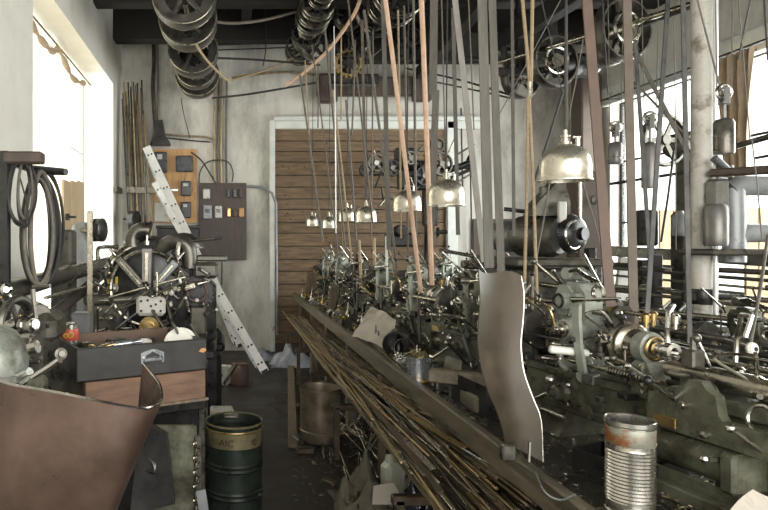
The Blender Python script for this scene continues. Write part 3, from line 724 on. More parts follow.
# ------------------------------------------------------------ radial automatic machine in the middle left (the big engine-like one)
DE = 4.0
t = thing('radial_automatic_machine', 'black and steel radial automatic machine with curved pipes behind the wooden drawers', 'machine', (-.45,4.0,0))
def P(px, py, dd=0): return W(px, py, DE+dd)
m = MB().box((-.50,4.25,.5), (.75,.5,1.0), ch=.03); m.box((-.49,4.25,1.03), (.86,.6,.06), ch=.012); emit(m, 'pedestal', M['iron_black'], t)
m = MB().box((-.45,4.25,1.28), (.78,.36,.46), ch=.06); m.lathe([(.26,0),(.30,.03),(.30,.14),(.22,.17)], (-.47,4.15,1.46), -Y1, 36)
emit(m, 'gear_housing', M['iron_black'], t)
m = MB().ring(P(148,288,.02), Y1, .225, .028, 40, 8); m.ring(P(148,288,-.10), Y1, .235, .012, 40, 6, a0=0, a1=2*PI); emit_split(m, 'round_face_ring', M['oily_steel'], t)
cc = P(148,292,-.08)
emit(MB().lathe([(.05,0),(.055,.03),(.03,.05),(.03,.09),(0,.09)], cc+V((0,.05,0)), -Y1, 20), 'centre_hub', M['oily_steel'], t)
for (a, b, w, mt) in (((118,258),(144,287),.028,'iron'),((147,248),(147,286),.033,'weight_iron'),((176,262),(152,289),.026,'grey_paint'),((195,285),(160,295),.02,'oily_steel'),((112,300),(138,298),.02,'iron')):
    a3 = P(a[0],a[1],-.10); b3 = P(b[0],b[1],-.10); ax = (b3-a3); L = ax.length; ax.normalize(); sx = Y1.cross(ax); R = Matrix((sx, Y1, ax)).transposed()
    s_ = emit(MB().box((a3+b3)/2, (w*2,.05,L), R=R, ch=.007), 'radial_slide', M[mt], t)
    m = MB().box((a3+b3)/2+V((0,-.03,0)), (w*.8,.02,L*.8), R=R, ch=.004); emit(m, 'slide_gib', M['oily_steel'], s_)
    emit(MB().lathe([(.016,-.01),(.016,.015),(.008,.016),(.008,.05)], a3-ax*.03, -ax, 10), 'adjusting_screw', M['steel'], s_)
# pale plate with holes, round pulley, belt guard arch
m = MB().box(P(151,306,-.18), (.18,.05,.12), ch=.02); pl = emit(m, 'cam_cover_plate', M['ceramic'], t)
m = MB()
for dx, dz in ((-.06,.03),(-.06,-.03),(-.02,.035),(.02,-.03),(.06,.03),(.06,-.03),(0,0),(.03,.01)): m.lathe([(.008,0),(.008,.008),(0,.008)], P(151,306,-.205)+V((dx,0,dz)), -Y1, 8)
emit(m, 'cover_bolts', M['iron_black'], pl)
m = MB().lathe([(.058,0),(.062,.01),(.062,.05),(.045,.05),(.045,.03),(.028,.03),(.028,.06),(0,.06)], P(150,326,-.18), -Y1, 28); emit(m, 'brass_faced_pulley', M['brass'], t)
m = MB().tube(smooth([P(118,340,-.12),P(121,322,-.12),P(128,306,-.12),P(140,293,-.12),P(152,289,-.12),P(164,295,-.12),P(170,312,-.12),P(175,333,-.12),P(177,345,-.12)],4), .016, flat=(.035,.009), up=Y1)
emit(m, 'belt_guard_arch', M['iron_black'], t)
emit(MB().rod(P(152,310,-.2), P(168,333,-.26), .010, .012), 'feed_lever', M['oily_steel'], t)
# curved pipes
def pipe(pts, r, mt, nm='curved_pipe', n=14, dd=0):
    q = smooth([P(*p) for p in pts], 6); o = emit(MB().tube(q, r, n), nm, M[mt], t)
    m = MB()
    for e, f in ((q[0], q[1]), (q[-1], q[-2])): m.lathe([(r*1.22,0),(r*1.22,.02)], e, (f-e), 16)
    emit(m, 'pipe_flange', M['iron'], o); return o
pipe([(104,276,-.05),(112,262,-.05),(122,252,0),(134,246,.04),(145,243,.1)], .032, 'oily_steel')
pipe([(146,240,.15),(158,241,.1),(168,246,.06),(174,256,.05)], .030, 'iron')
pipe([(133,247,.05),(133,238,.05),(138,231,.05),(146,230,.05),(150,231,.05)], .050, 'iron', 'exhaust_elbow')
pipe([(160,252,.02),(167,244,0),(178,241,-.02),(187,246,-.03),(190,256,-.03),(190,268,-.03)], .048, 'iron', 'large_elbow')
pipe([(178,263,-.07),(178,249,-.07),(181,240,-.05)], .018, 'steel', 'bright_pipe', 8)
pipe([(98,260,0),(98,249,0),(104,247,0),(118,247,.05)], .012, 'iron', 'square_bend_pipe', 8)
m = MB().lathe([(.12,0),(.118,.02),(.10,.06),(.06,.09),(0,.10)], P(184,247,.25), Z1, 30); m.lathe([(.14,-.008),(.14,.004)], P(184,247,.25), Z1, 30); emit(m, 'domed_lid', M['iron'], t)
m = MB().rod(P(156,244,.0), P(222,238,.3), .010); emit(m, 'long_cover_bar', M['iron'], t)
# drive motor on the right
mm = MB().lathe([(.10,0),(.105,.02),(.105,.26),(.10,.28)], P(197,292,-.02), Y1, 30); mo = emit(mm, 'drive_motor', M['iron_black'], t)
m = MB().ring(P(197,292,-.03), Y1, .062, .010, 28, 6); emit(m, 'brown_end_ring', M['leather_red'], mo)
m = MB()
for k in range(24): m.box(P(197,292,.10)+V((.108*math.cos(k*PI/12),0,.108*math.sin(k*PI/12))), (.008,.2,.008), R=Matrix.Rotation(-k*PI/12,3,'Y'))
emit(m, 'cooling_fins', M['iron'], mo)
m = MB().box(P(199,318,.05), (.10,.30,.18), ch=.01); m.box(P(206,270,.02), (.16,.20,.10), ch=.02); m.box(P(212,258,.05),(.20,.16,.04), ch=.01); emit_split(m, 'motor_bracket', M['cast_dark'], t)
m = MB().lathe([(.11,0),(.115,.01),(.115,.04),(.02,.05),(.02,.07)], P(112,315,-.0), -Y1, 28); emit(m, 'left_drum_wheel', M['iron'], t)
m = MB().box(P(109,287,-.0), (.035,.05,.14), ch=.008); m.box(P(117,284,0), (.02,.05,.10), ch=.006); emit(m, 'yellow_guard', M['yellow_paint'], t)
m = MB().box(P(101,299,-.02), (.20,.14,.07), ch=.015); m.box(P(96,318,0), (.05,.12,.22), ch=.01); emit(m, 'left_slide_block', M['cast_dark'], t)
rr = random.Random(9)
for k in range(42):
    px = rr.uniform(96,212); py = rr.uniform(262,338); a = P(px,py,-.16+rr.uniform(-.03,.05)); an = rr.uniform(0,PI)
    b = a+V((math.cos(an)*rr.uniform(.03,.09), rr.uniform(-.05,.03), math.sin(an)*rr.uniform(.03,.1)))
    mt_ = rr.choice(('oily_steel','iron','steel','iron_black'))
    m = MB().rod(a, b, rr.uniform(.006,.011), None, 8); m.lathe([(.016,0),(.016,.012)], a, b-a, 6); lv = emit(m, 'control_rod', M[mt_], t)
    if k%2: emit(MB().ball(b, rr.uniform(.010,.017), 10), 'rod_knob', M[rr.choice(('steel','iron_black','ceramic'))], lv)
for k in range(22):
    px = rr.uniform(98,210); py = rr.uniform(255,335); a = P(px,py,-.02)
    if abs(px-148) < 34 and py < 320: a.y += .12
    r_ = rr.uniform(.015,.034); m = MB().lathe([(r_,0),(r_,.02),(r_*.6,.022),(r_*.6,.05),(r_*.3,.052),(r_*.3,.07)], a, (rr.uniform(-.4,.4),-1,rr.uniform(-.3,.3)), 18)
    emit(m, 'small_pulley', M[rr.choice(('pulley','oily_steel','iron'))], t)
for k in range(4):
    pts = [P(rr.uniform(100,200), rr.uniform(255,330), -.17) for _ in range(4)]
    emit(MB().tube(smooth(pts,5), .006, 6), 'oil_line', M[rr.choice(('cord_black','oily_steel','blue_steel'))], t)

# pale round knob on rod by the radial machine
m = MB().ball(W(126,243,4.05), .022, 12); m.rod(W(126,243,4.05), W(131,246,4.05), .007); single(m, 'ceramic_knob', M['ceramic'], 'pale round knob sticking out left of the exhaust elbow', 'knob')

# ------------------------------------------------------------ machine at the left edge with the hand wheel
t = thing('hand_wheel_machine', 'old grinding machine at the left picture edge with hand wheel and crank', 'machine', (-.75,2.15,0))
def Q(px, py, dd=0): return W(px, py, 2.2+dd)
m = MB().box((-.80,2.35,.62), (.36,.36,1.24), ch=.03); m.box((-.78,2.32,1.30), (.26,.30,.22), ch=.04); emit(m, 'machine_body', M['cast_dark'], t)
m = MB().ring(Q(18,325,0), (1,-.35,0), .095, .014, 34, 8); m.ring(Q(14,325,.02), (1,-.35,0), .085, .012, 34, 8)
for k in range(4):
    u = V((.33,.94,0)); a = k*PI/2+.4; m.rod(Q(18,325,0), Q(18,325,0)+u*.09*math.cos(a)+Z1*.09*math.sin(a), .009)
emit(m, 'hand_wheel', M['iron'], t)
m = MB().rod(Q(8,326,.05), Q(36,324,-.03), .020, .018, 16); m.lathe([(.034,0),(.034,.015),(.03,.02),(.03,.05),(.02,.052),(.02,.06),(0,.06)], Q(22,325,0), (1,-.3,0), 20); emit(m, 'wheel_axle', M['steel'], t)
m = MB().tube([Q(36,318,-.02),Q(34,302,-.02),Q(33,289,-.02)], .009, 8); m.rod(Q(33,287,-.02), Q(50,286,-.05), .007, .007); cr = emit(m, 'crank_arm', M['iron'], t)
m = MB().lathe([(.020,0),(.020,.02),(.01,.03),(0,.03)], Q(6,289,-.02), (.4,-1,0), 16); m.rod(Q(6,289,0), Q(14,300,0), .008); emit(m, 'round_knob', M['steel_bright'], cr)
m = MB().box(Q(46,326,.20), (.12,.2,.12), ch=.03); m.lathe([(.05,0),(.055,.02),(.055,.12),(.03,.14)], Q(38,318,.12), (-.5,1,0), 24); emit_split(m, 'spindle_block', M['iron'], t)
m = MB().lathe([(.028,0),(.03,.01),(.03,.05),(.022,.052),(.022,.09)], Q(14,352,-.1), (1,-.2,.25), 18); m.box(Q(27,343,-.1), (.045,.05,.06), ch=.008); m.box(Q(24,360,-.1), (.12,.05,.02), ch=.005); emit(m, 'valve_fitting', M['steel'], t)
rr = random.Random(4)
for k in range(12):
    a = Q(rr.uniform(0,44), rr.uniform(305,358), rr.uniform(0,.25)); b = a+V((rr.uniform(-.05,.07), rr.uniform(-.08,.0), rr.uniform(-.06,.08)))
    lv = emit(MB().rod(a, b, .007, .006), 'small_lever', M[rr.choice(('steel','iron','iron_black'))], t)
    emit(MB().ball(b, .008, 10), 'lever_knob', M[rr.choice(('steel','iron_black','brass'))], lv)
for k in range(5):
    a = Q(rr.uniform(5,60), rr.uniform(330,372), rr.uniform(.05,.25)); r_ = rr.uniform(.02,.035)
    emit(MB().lathe([(r_,0),(r_,.03),(r_*.5,.032),(r_*.5,.06)], a, (rr.uniform(-.5,.5),-1,.2), 16), 'flange', M['iron'], t)
# pale green domed casting bottom left
t = thing('green_domed_casting', 'pale green domed machine casting at the left edge above the rusty chute', 'casting', (-.66,1.85,0))
m = MB().lathe([(.105,-.50),(.105,-.02),(.112,-.018),(.112,0),(.105,.002),(.105,.04),(.095,.085),(.07,.12),(.035,.138),(0,.142)], W(-8,382,1.85)+V((0,0,.03)), Z1, 36); emit(m, 'domed_body', M['cast_pale'], t)
emit(MB().box((W(-8,382,1.85).x,1.85,.42), (.16,.16,.84), ch=.02), 'column', M['cast_green'], t)
m = MB().rod(W(18,386,1.8), W(60,360,1.72), .009, .009, 12); m.rod(W(10,381,1.82), W(30,372,1.78), .014); single(m, 'chrome_handle_bar', M['steel_bright'], 'straight chrome bar pointing up right above the chute rim', 'bar')
m = MB().box(W(42,388,1.78)+V((0,.03,-.05)), (.15,.06,.05), ch=.01); m.lathe([(.025,0),(.025,.04)], W(40,383,1.80), (0,-1,.2), 14)
single(m, 'green_tool_bracket', M['cast_green'], 'small green cast bracket under the chrome bar', 'bracket')
# thick pipes
def pipe_thing(a, b, r, mt, lab, flanges=()):
    t = thing('thick_pipe', lab, 'pipe', a)
    emit(MB().rod(a, b, r, r, 24), 'pipe_body', M[mt], t)
    for f in flanges:
        c = V(a).lerp(V(b), f); emit(MB().lathe([(r*1.12,0),(r*1.18,.01),(r*1.18,.05),(r*1.12,.06)], c, V(b)-V(a), 24), 'pipe_collar', M['iron'], t)
    m = MB(); 
    for f in (.05,.93):
        c = V(a).lerp(V(b), f); m.rod((c.x-.06,c.y,0), (c.x-.06,c.y,c.z-r*.7), .022)
    emit(m, 'support_post', M['iron'], t); return t
pipe_thing(W(-40,304,2.45), W(108,263,5.2), .050, 'cast_dark', 'thick dark horizontal pipe running along the left wall', (.55,))
pipe_thing(W(16,344,2.75), W(106,272,4.9), .034, 'beam_red', 'thinner sloping brown pipe below the thick dark one', ())
single(MB().rod(W(45,298,2.9), W(96,284,4.4), .009), 'thin_rod', M['oily_steel'], 'thin steel rod running just under the thick dark pipe', 'rod')
# upright flat bar, blue-grey box, dark box
single(MB().box((W(90,285,3.4).x,3.4,.96), (.032,.014,1.92), ch=.003), 'upright_flat_bar', M['oily_steel'], 'upright flat steel bar in front of the grey pillar left of the radial machine', 'bar')
p = W(82,350,3.1); m = MB().box((p.x,3.1,1.26), (.095,.09,.28), ch=.008); m.box((p.x,3.1,.56),(.08,.08,1.12)); single(m, 'blue_grey_box', M['blue_steel'], 'blue-grey steel box on a post behind the red tin can', 'box')
p = W(64,262,4.6); m = MB().box((p.x,4.6,.92), (.15,.2,1.84), ch=.02); single(m, 'dark_cabinet', M['cast_dark'], 'narrow blackish cabinet between the cable hoops and the grey pillar', 'cabinet')
# grey pillar with wheel
p = W(82,205,6.0); t = thing('grey_pillar_drill', 'grey round-cornered machine pillar standing in the window light', 'machine', (p.x,6.0,0))
emit(MB().box((p.x,6.0,.97), (.17,.2,1.94), ch=.04), 'pillar', M['grey_paint'], t)
c = W(98,230,5.8); m = MB().lathe([(.02,-.05),(.105,-.05),(.11,-.04),(.11,-.01),(.095,0),(.11,.01),(.11,.05),(.10,.055),(.02,.055)], c, (1,-.25,0), 28); wh = emit(m, 'side_wheel', M['iron_black'], t)
emit(MB().rod(c, (p.x-.02,5.95,c.z), .03, .03, 14), 'axle', M['iron'], wh)
m = MB().rod(W(66,217,6.0), W(76,217,6.0), .012); m.lathe([(.035,0),(.035,.03)], W(66,217,6.0), (1,0,0), 14); emit(m, 'left_spindle', M['iron_black'], t)
m = MB().box((W(97,256,5.9).x,5.9,.9), (.02,.02,1.1)); emit(m, 'guide_rod', M['iron'], t)
# planks standing in the window
for k, (y0_, y1_) in enumerate(((7.42,7.78),(7.81,8.12),(8.15,8.48))):
    zt_ = 2.50+.03*k
    single(MB().box((-1.94,(y0_+y1_)/2,(zt_+.985)/2), (.03,y1_-y0_,zt_-.985), ch=.004), 'tan_plank', M['plank_tan'], 'light tan plank standing on the left window sill, %s of three' % ('leftmost','middle','rightmost')[k], 'plank', 'planks in the left window')
# window curtain
rows = []
for i in range(13):
    z = 4.02-i*(2.75/12); rows.append([V((-2.04+.025*math.sin(j*1.3+.3*i)-.02*math.sin(i*.7+j*.4), 5.5+j*.105*(1-.16*math.sin(PI*i/12)), z-.03*math.cos(j*.8)*(i==0))) for j in range(31)])
single(MB().sheet(rows, .004), 'white_curtain', M['curtain_white'], 'thin white cloth curtain glowing in front of the left window', 'curtain')
m = MB().tube(smooth([(-1.98,5.4,4.07),(-1.96,6.6,4.05),(-1.97,7.6,4.06),(-1.98,9.15,4.06)],4), .012, 7); single(m, 'curtain_rail', M['old_wood'], 'thin curtain rail under the left window head', 'rail')
m = MB().tube(smooth([(-1.95,5.9,4.05),(-1.93,6.3,3.9),(-1.94,6.9,3.88),(-1.95,7.3,4.0),(-1.94,7.9,3.84),(-1.95,8.6,3.95)],5), [.03+.015*math.sin(i*1.9) for i in range(26)], 8); single(m, 'bunched_cloth', M['curtain_brown'], 'dirty bunched cloth knotted along the left curtain rail', 'cloth')

# wall bracket with cable hoops (left)
t = thing('hoop_bracket_post', 'dark upright post with two short arms on the left wall holding cable hoops', 'bracket', W(3,300,2.9))
p = W(5,230,2.9); emit(MB().box((p.x,2.9,1.45), (.045,.04,1.45), ch=.006), 'upright_post', M['iron_black'], t)
a = W(8,158,2.9); b = W(41,158,2.85); m = MB().box((a+b)/2, ((b-a).length,.07,.055), ch=.008); emit(m, 'upper_arm', M['board_dark'], t)
a = W(34,170,3.3); b = W(66,172,3.2); m = MB().rod(a, b, .026, .018, 12); m.rod((p.x,2.93,a.z), a, .02); emit(m, 'lower_arm', M['iron_black'], t)
m = MB().box((p.x-.05,2.9,.36), (.2,.2,.72), ch=.02); emit(m, 'foot_block', M['cast_dark'], t)
rr = random.Random(8)
labs = []
for k in range(17):
    big = k < 12
    cx_ = (40 if big else 24)+rr.uniform(-6,6); cy_ = (228 if big else 190)+rr.uniform(-3,4); rx = (15 if big else 11)+rr.uniform(-6,5); ry = (56 if big else 34)+rr.uniform(-5,4)
    dd = 3.15+rr.uniform(-.1,.1) if big else 2.95+rr.uniform(-.08,.05)
    pts = []
    for i in range(30):
        a = 2*PI*i/30; q = W(cx_+rx*math.sin(a)*(1+.25*math.sin(a/2+.3)), cy_-ry*math.cos(a), dd+.12*math.sin(a+.6)*(1 if big else .6)); pts.append(q)
    nm = 'large' if big else 'small'
    single(MB().tube(pts, rr.choice((.007,.009,.011)) if big else .006, 7, True), 'cable_hoop', M[rr.choice(('cord_black','iron_black','belt_grey','cord_grey'))],
        '%s coiled belt hoop hanging on the %s arm of the left wall bracket' % (nm, 'lower' if big else 'upper'), 'hoop', '%s hanging hoops' % nm)
single(MB().tube(smooth([W(20,178,2.85),W(26,200,2.84),W(28,215,2.84),W(24,226,2.85),W(14,222,2.86),W(10,205,2.87),W(12,180,2.86),W(16,165,2.85)],5), .004, 6), 'thin_wire_loop', M['cord_black'], 'thin loose wire loop hanging at the left wall post', 'wire')

# ------------------------------------------------------------ bundle of long bars leaning in the back left corner
rr = random.Random(12)
for k in range(26):
    x0 = 122+k*.85+rr.uniform(-1,1); x1 = x0+rr.uniform(7,17); yt = 84+rr.uniform(-4,24); dd = 9.75-rr.uniform(0,.35)
    a = W(x0, yt, min(dd+.05, 9.93)); b = W(x1, 330, dd-.35); b = V((b.x, b.y, .02))
    r_ = rr.choice((.008,.010,.013)); mt_ = rr.choice(('rod_tan','rod_dark','rod_dark','rod_gold','iron'))
    single(MB().rod(a, b, r_, r_, 7), 'long_metal_bar', M[mt_], 'long thin %s bar leaning in the back left corner' % {'rod_tan':'tan','rod_dark':'dark brown','rod_gold':'golden','iron':'iron grey'}[mt_], 'bar', 'long bars in the corner, '+{'rod_tan':'tan','rod_dark':'dark','rod_gold':'golden','iron':'grey'}[mt_])
m = MB().box(W(143,190,9.35), (.50,.05,.10), ch=.006); m.box(W(118,190,9.4), (.06,.5,.08)); single(m, 'bar_rack_arm', M['iron'], 'grey iron rack arm holding the long leaning bars', 'rack')
m = MB().lathe([(.03,-.05),(.12,-.05),(.125,0),(.12,.05),(.03,.05)], W(134,219,9.2), (1,-.5,0), 22); m.rod(W(134,219,9.2), W(124,219,9.3), .02); single(m, 'small_wall_wheel', M['iron_black'], 'small dark belt wheel in front of the long bars', 'wheel')

# ------------------------------------------------------------ electric boards on the back wall
t = thing('meter_board', 'orange-brown wooden meter board behind the ladder top', 'meter board', W(178,186,9.97))
a = W(153,149,9.93); b = W(197,223,9.93)
emit(MB().box(((a.x+b.x)/2,9.96,(a.z+b.z)/2), (b.x-a.x,.06,a.z-b.z), ch=.006), 'board', M['board_orange'], t)
def meter(px0, py0, px1, py1, nm, mt, dpt=.09, win=None):
    a = W(px0,py0,9.88); b = W(px1,py1,9.88)
    o = emit(MB().box(((a.x+b.x)/2,9.93-dpt/2,(a.z+b.z)/2), (b.x-a.x,dpt,a.z-b.z), ch=.015), nm, M[mt], t)
    if win:
        a = W(win[0],win[1],9.8); b = W(win[2],win[3],9.8); emit(MB().box(((a.x+b.x)/2,9.93-dpt-.003,(a.z+b.z)/2), (b.x-a.x,.01,a.z-b.z), ch=.003), 'dial_window', M['ceramic'], o)
    return o
meter(176,156,193,172,'large_meter','meter_black',.10)
meter(154,152,167,173,'left_meter','meter_black',.10,(157,154,162,159))
meter(181,181,191,196,'small_meter','meter_black',.09,(183,183,188,186))
meter(181,202,191,218,'lower_meter','meter_black',.09,(183,204,187,207))
meter(154,202,169,222,'notice_card','ceramic',.02)
m = MB().prism([(-.10,-.18),(.22,-.18),(.22,-.14),(.14,-.02),(.10,.22),(-.02,.22),(-.04,0)], W(157,135,9.93), X1, Z1, 0, .12); single(m, 'cable_head_box', M['iron_black'], 'black cable head box above the orange meter board', 'box')
m = MB().box(W(178,227,9.9), (.7,.10,.05), ch=.005); m.box(W(178,239,9.92), (.66,.06,.34), ch=.01); single(m, 'dark_wall_cabinet', M['iron_black'], 'dark cabinet on the back wall below the meter board', 'cabinet')
t = thing('switch_board', 'dark brown switch board with fuse holders left of the board door', 'switch board', W(224,222,9.97))
a = W(199,183,9.93); b = W(246.5,260,9.93)
emit(MB().box(((a.x+b.x)/2,9.955,(a.z+b.z)/2), (b.x-a.x,.07,a.z-b.z), ch=.006), 'board', M['board_dark'], t)
for (x0,y0,x1,y1,mt_,nm) in ((203,189,210,199,'ceramic','fuse_holder'),(203,205,212,219,'grey_paint','switch_box'),(215,206,222,218,'ceramic','switch_box'),(227,189,230,198,'meter_black','fuse_holder'),(233,189,237,198,'meter_black','fuse_holder'),(239,189,242,198,'leather_red','fuse_holder'),(227,208,231,217,'brass','fuse_holder'),(233,210,237,217,'leather_red','fuse_holder'),(239,208,244,217,'board_orange','fuse_holder')):
    a = W(x0,y0,9.9); b = W(x1,y1,9.9); c = V(((a.x+b.x)/2,9.90,(a.z+b.z)/2))
    o = emit(MB().box(c, (b.x-a.x,.06,a.z-b.z), ch=.012), nm, M[mt_], t)
    if nm == 'switch_box': emit(MB().box(c-V((0,.035,-.02)), ((b.x-a.x)*.5,.02,.06), ch=.004), 'toggle', M['meter_black'], o)
def wire(pts, r, mt_, nm, lab, cat='cable', k=5, grp=None):
    return single(MB().tube(smooth([W(*p) for p in pts], k), r, 7), nm, M[mt_], lab, cat, grp)
wire([(191,152,9.92),(201,160,9.9),(209,172,9.9),(215,182,9.92),(216,184,9.93)], .012, 'cord_black', 'black_cable', 'black cable curving from the meter board down to the switch board')
wire([(199,183,9.92),(200,172,9.9),(206,163,9.9),(217,160,9.9),(228,162,9.9),(233,172,9.9),(232,182,9.92)], .010, 'cord_black', 'black_cable_loop', 'black cable loop arching over the switch board')
wire([(222,262,9.9),(222,285,9.9)], .012, 'cord_black', 'cable_end', 'short cable end hanging below the switch board')
for k, (px, mt_) in enumerate(((214,'rod_tan'),(218,'rod_dark'),(221,'rod_tan'),(226,'cord_grey'))):
    wire([(px+1,78,9.96),(px+.5,110,9.96),(px,150,9.96),(px+.5,184,9.96)], .018, mt_, 'wall_conduit', 'old %s wall conduit coming down to the switch board, %s of four' % ({'rod_tan':'tan','rod_dark':'dark','cord_grey':'grey'}[mt_], ('first from left','second from left','third from left','rightmost')[k]), 'conduit')
wire([(153,26,9.95),(154,60,9.95),(153,90,9.95),(156,130,9.95)], .035, 'rod_dark', 'rusty_wall_pipe', 'rusty pipe running down the back wall to the black cable head box', 'pipe')
wire([(157,28,9.95),(158,90,9.95),(158,122,9.95)], .018, 'cord_grey', 'grey_wall_wire', 'thin grey wire beside the rusty wall pipe')
wire([(162,134,9.94),(185,136,9.94),(205,137,9.94),(214,141,9.94),(214,150,9.94)], .016, 'rod_tan', 'bent_conduit', 'tan conduit running right from the cable head box')
wire([(162,137,9.94),(186,140,9.94),(210,142,9.94)], .010, 'cord_black', 'black_wall_wire', 'black wire just under the bent tan conduit')
wire([(181,98,9.9),(184,115,9.9),(190,138,9.9)], .007, 'cord_black', 'hanging_wall_wire', 'thin wire hanging between the pulley stack and the meter board')
wire([(232,78,9.9),(280,72,9.9),(330,76,9.9),(395,80,9.9)], .02, 'rod_tan', 'long_wall_conduit', 'long horizontal conduit on the back wall over the door')

# ------------------------------------------------------------ aluminium ladder
t = thing('aluminium_ladder', 'two-part aluminium ladder leaning left against the back wall', 'ladder', (.5,8.3,0))
def ladder(a, b, rung, n, f0=0, w=.085):
    a = V(a); b = V(b); ax = (b-a).normalized(); L = (b-a).length
    rd = V(rung); ru = rd.normalized(); sd = ax.cross(ru).normalized()
    for k in (0, 1):
        o = rd*k; R = Matrix((ru, sd, ax)).transposed()
        m = MB().box((a+b)/2+o, (.026,w,L), R=R, ch=.004)
        m.box((a+b)/2+o-ru*.014+sd*(w/2-.008), (.012,.016,L), R=R); m.box((a+b)/2+o-ru*.014-sd*(w/2-.008), (.012,.016,L), R=R)
        st = emit(m, 'side_rail', M['aluminium'], t)
        mm = MB()
        for i in range(n):
            c = a+ax*(L*(i+.5)/n)+o; 
            for e in (-.026,.026): mm.lathe([(.015,0),(.015,.004)], c-ru*.0155+sd*e, -ru, 12)
        emit(mm, 'rung_ends', M['meter_black'], st)
    for i in range(n):
        c = a+ax*(L*(i+.5)/n); emit(MB().rod(c, c+rd, .015, .015, 10), 'rung', M['aluminium'], t)
    for k in (0, 1): emit(MB().box(a+rd*k+ax*.01, (.04,w+.01,.05), R=Matrix((ru, sd, ax)).transposed(), ch=.004), 'rubber_foot', M['cord_black'], t)
ladder(W(265,372,8.25), W(155,182,9.35), (-.05,.36,-.01), 12, w=.115)
ladder(W(206,268,8.66)+V((-.04,-.05,0)), W(147,147,9.36)+V((-.01,-.02,0)), (-.05,.36,-.01), 7, w=.12)
ladder(W(240,346,8.9)+V((-.0,.0,0)), W(208,264,9.2), (-.05,.30,-.01), 5, w=.10)
m = MB().box(W(172,190,9.2), (.18,.05,.05), ch=.01); emit(m, 'hook_clamp', M['steel'], t)
# ------------------------------------------------------------ OVERHEAD: shafts, pulleys, belts, ropes, lamps, weights
def pulley_mesh(c, ax, R, w, spokes=5, hub=.06, n=36):
    ax = V(ax).normalized(); c = V(c)
    m = MB().lathe([(R-.025,-w/2),(R-.006,-w/2),(R,-w/2+.01),(R+.004,0),(R,w/2-.01),(R-.006,w/2),(R-.025,w/2),(R-.03,0),(R-.025,-w/2)], c, ax, n, False)
    h = MB().lathe([(.03,-w*.6),(hub,-w*.6),(hub,w*.6),(.03,w*.6)], c, ax, 20)
    u = ax.orthogonal().normalized(); v = ax.cross(u)
    s = MB()
    for k in range(spokes):
        a = 2*PI*k/spokes+.3; d = u*math.cos(a)+v*math.sin(a); s.tube([c+d*hub*.8, c+d*(R-.025)], .02, flat=(w*.16,.018), up=ax)
    return m, h, s
def shaft_with(name, lab, a, b, r, pulleys, mt='iron', web=False):
    t = thing(name, lab, 'line shaft', (V(a)+V(b))/2)
    emit(MB().rod(a, b, r, r, 14), 'shaft', M['oily_steel'], t)
    ax = V(b)-V(a); L = ax.length; ax.normalize()
    for (f, R, w, sp) in pulleys:
        c = V(a)+ax*f; m, h, s = pulley_mesh(c, ax, R, w, sp)
        rim = emit(m, 'belt_pulley', M[mt], t); e = MB()
        e.ring(c-ax*w/2, ax, R-.004, .007, 32, 5); e.ring(c+ax*w/2, ax, R-.004, .007, 32, 5); emit_split(e, 'worn_rim_edge', M['oily_steel'], rim); emit(h, 'hub', M['iron_black'], rim); emit(s, 'spokes', M[mt], rim)
        if web: emit(MB().lathe([(R*.62,-.012),(R-.02,-.012),(R-.02,.012),(R*.62,.012),(R*.62,-.012)], c, ax, 32, False), 'web_plate', M[mt], rim)
    return t
# left stack of five large pulleys
sx, sz = -.47, 4.38
t = shaft_with('left_line_shaft', 'line shaft with a stack of large spoked pulleys under the ceiling over the left aisle', (-.42,5.6,4.28), (-.42,9.7,4.28), .03,
   [(.75,.33,.20,5),(1.47,.33,.26,5),(1.85,.20,.30,4),(2.62,.33,.28,5),(3.05,.22,.30,4),(3.42,.30,.20,5),(3.85,.33,.22,5)], 'pulley', True)
m = MB()
for y in (7.9, 9.3): m.box((-.42,y,4.65), (.10,.10,.72), ch=.01); m.box((-.42,y,4.28), (.18,.12,.14), ch=.03)
emit_split(m, 'hanger_bracket', M['iron_black'], t)
# middle shaft: a long row of small step pulleys over the bench
pl = []; rr = random.Random(21)
f = .1
while f < 6.6:
    pl.append((f, rr.choice((.16,.20,.22,.14)), rr.choice((.07,.10,.12)), 4)); f += rr.uniform(.17,.30)
t = shaft_with('bench_line_shaft', 'line shaft with a long row of small shiny step pulleys over the bench', (1.12,2.9,4.62), (1.12,9.7,4.62), .028, pl, 'iron')
m = MB()
for y in (4.2, 6.3, 7.9, 9.3): m.box((1.12,y,4.87), (.08,.08,.4), ch=.01); m.box((1.12,y,4.62), (.16,.12,.14), ch=.03)
emit_split(m, 'hanger_bracket', M['iron_black'], t)
# second one further right, partly hidden, and the yellow-brown gear
pl = [(f_, rr.choice((.18,.24,.30)), .10, 5) for f_ in (.4,1.0,1.35,2.1,2.7,3.3,3.6,4.3,5.0,5.5)]
t = shaft_with('middle_line_shaft', 'dark line shaft with pulleys hanging right of the bench line shaft', (1.95,3.6,4.55), (1.95,9.5,4.55), .028, pl, 'iron_black')
m = MB()
for y in (6.3, 7.9, 9.3): m.box((1.95,y,4.85), (.08,.08,.5), ch=.01)
emit_split(m, 'hanger_bracket', M['iron_black'], t)
c = W(348,64,8.7); m, h, s = pulley_mesh(c, (0,1,0), .18, .12, 6)
t = thing('brown_gear_pulley', 'yellowish-brown geared pulley under the dark bracket above the board door', 'pulley', c)
emit(m, 'rim', M['rod_gold'], t); emit(h, 'hub', M['iron_black'], t); emit(s, 'spokes', M['rod_dark'], t)
m = MB(); 
for k in range(18): m.box(c+V((.19*math.cos(k*PI/9),0,.19*math.sin(k*PI/9))), (.03,.11,.03), R=Matrix.Rotation(-k*PI/9,3,'Y'))
emit(m, 'gear_teeth', M['rod_gold'], t)
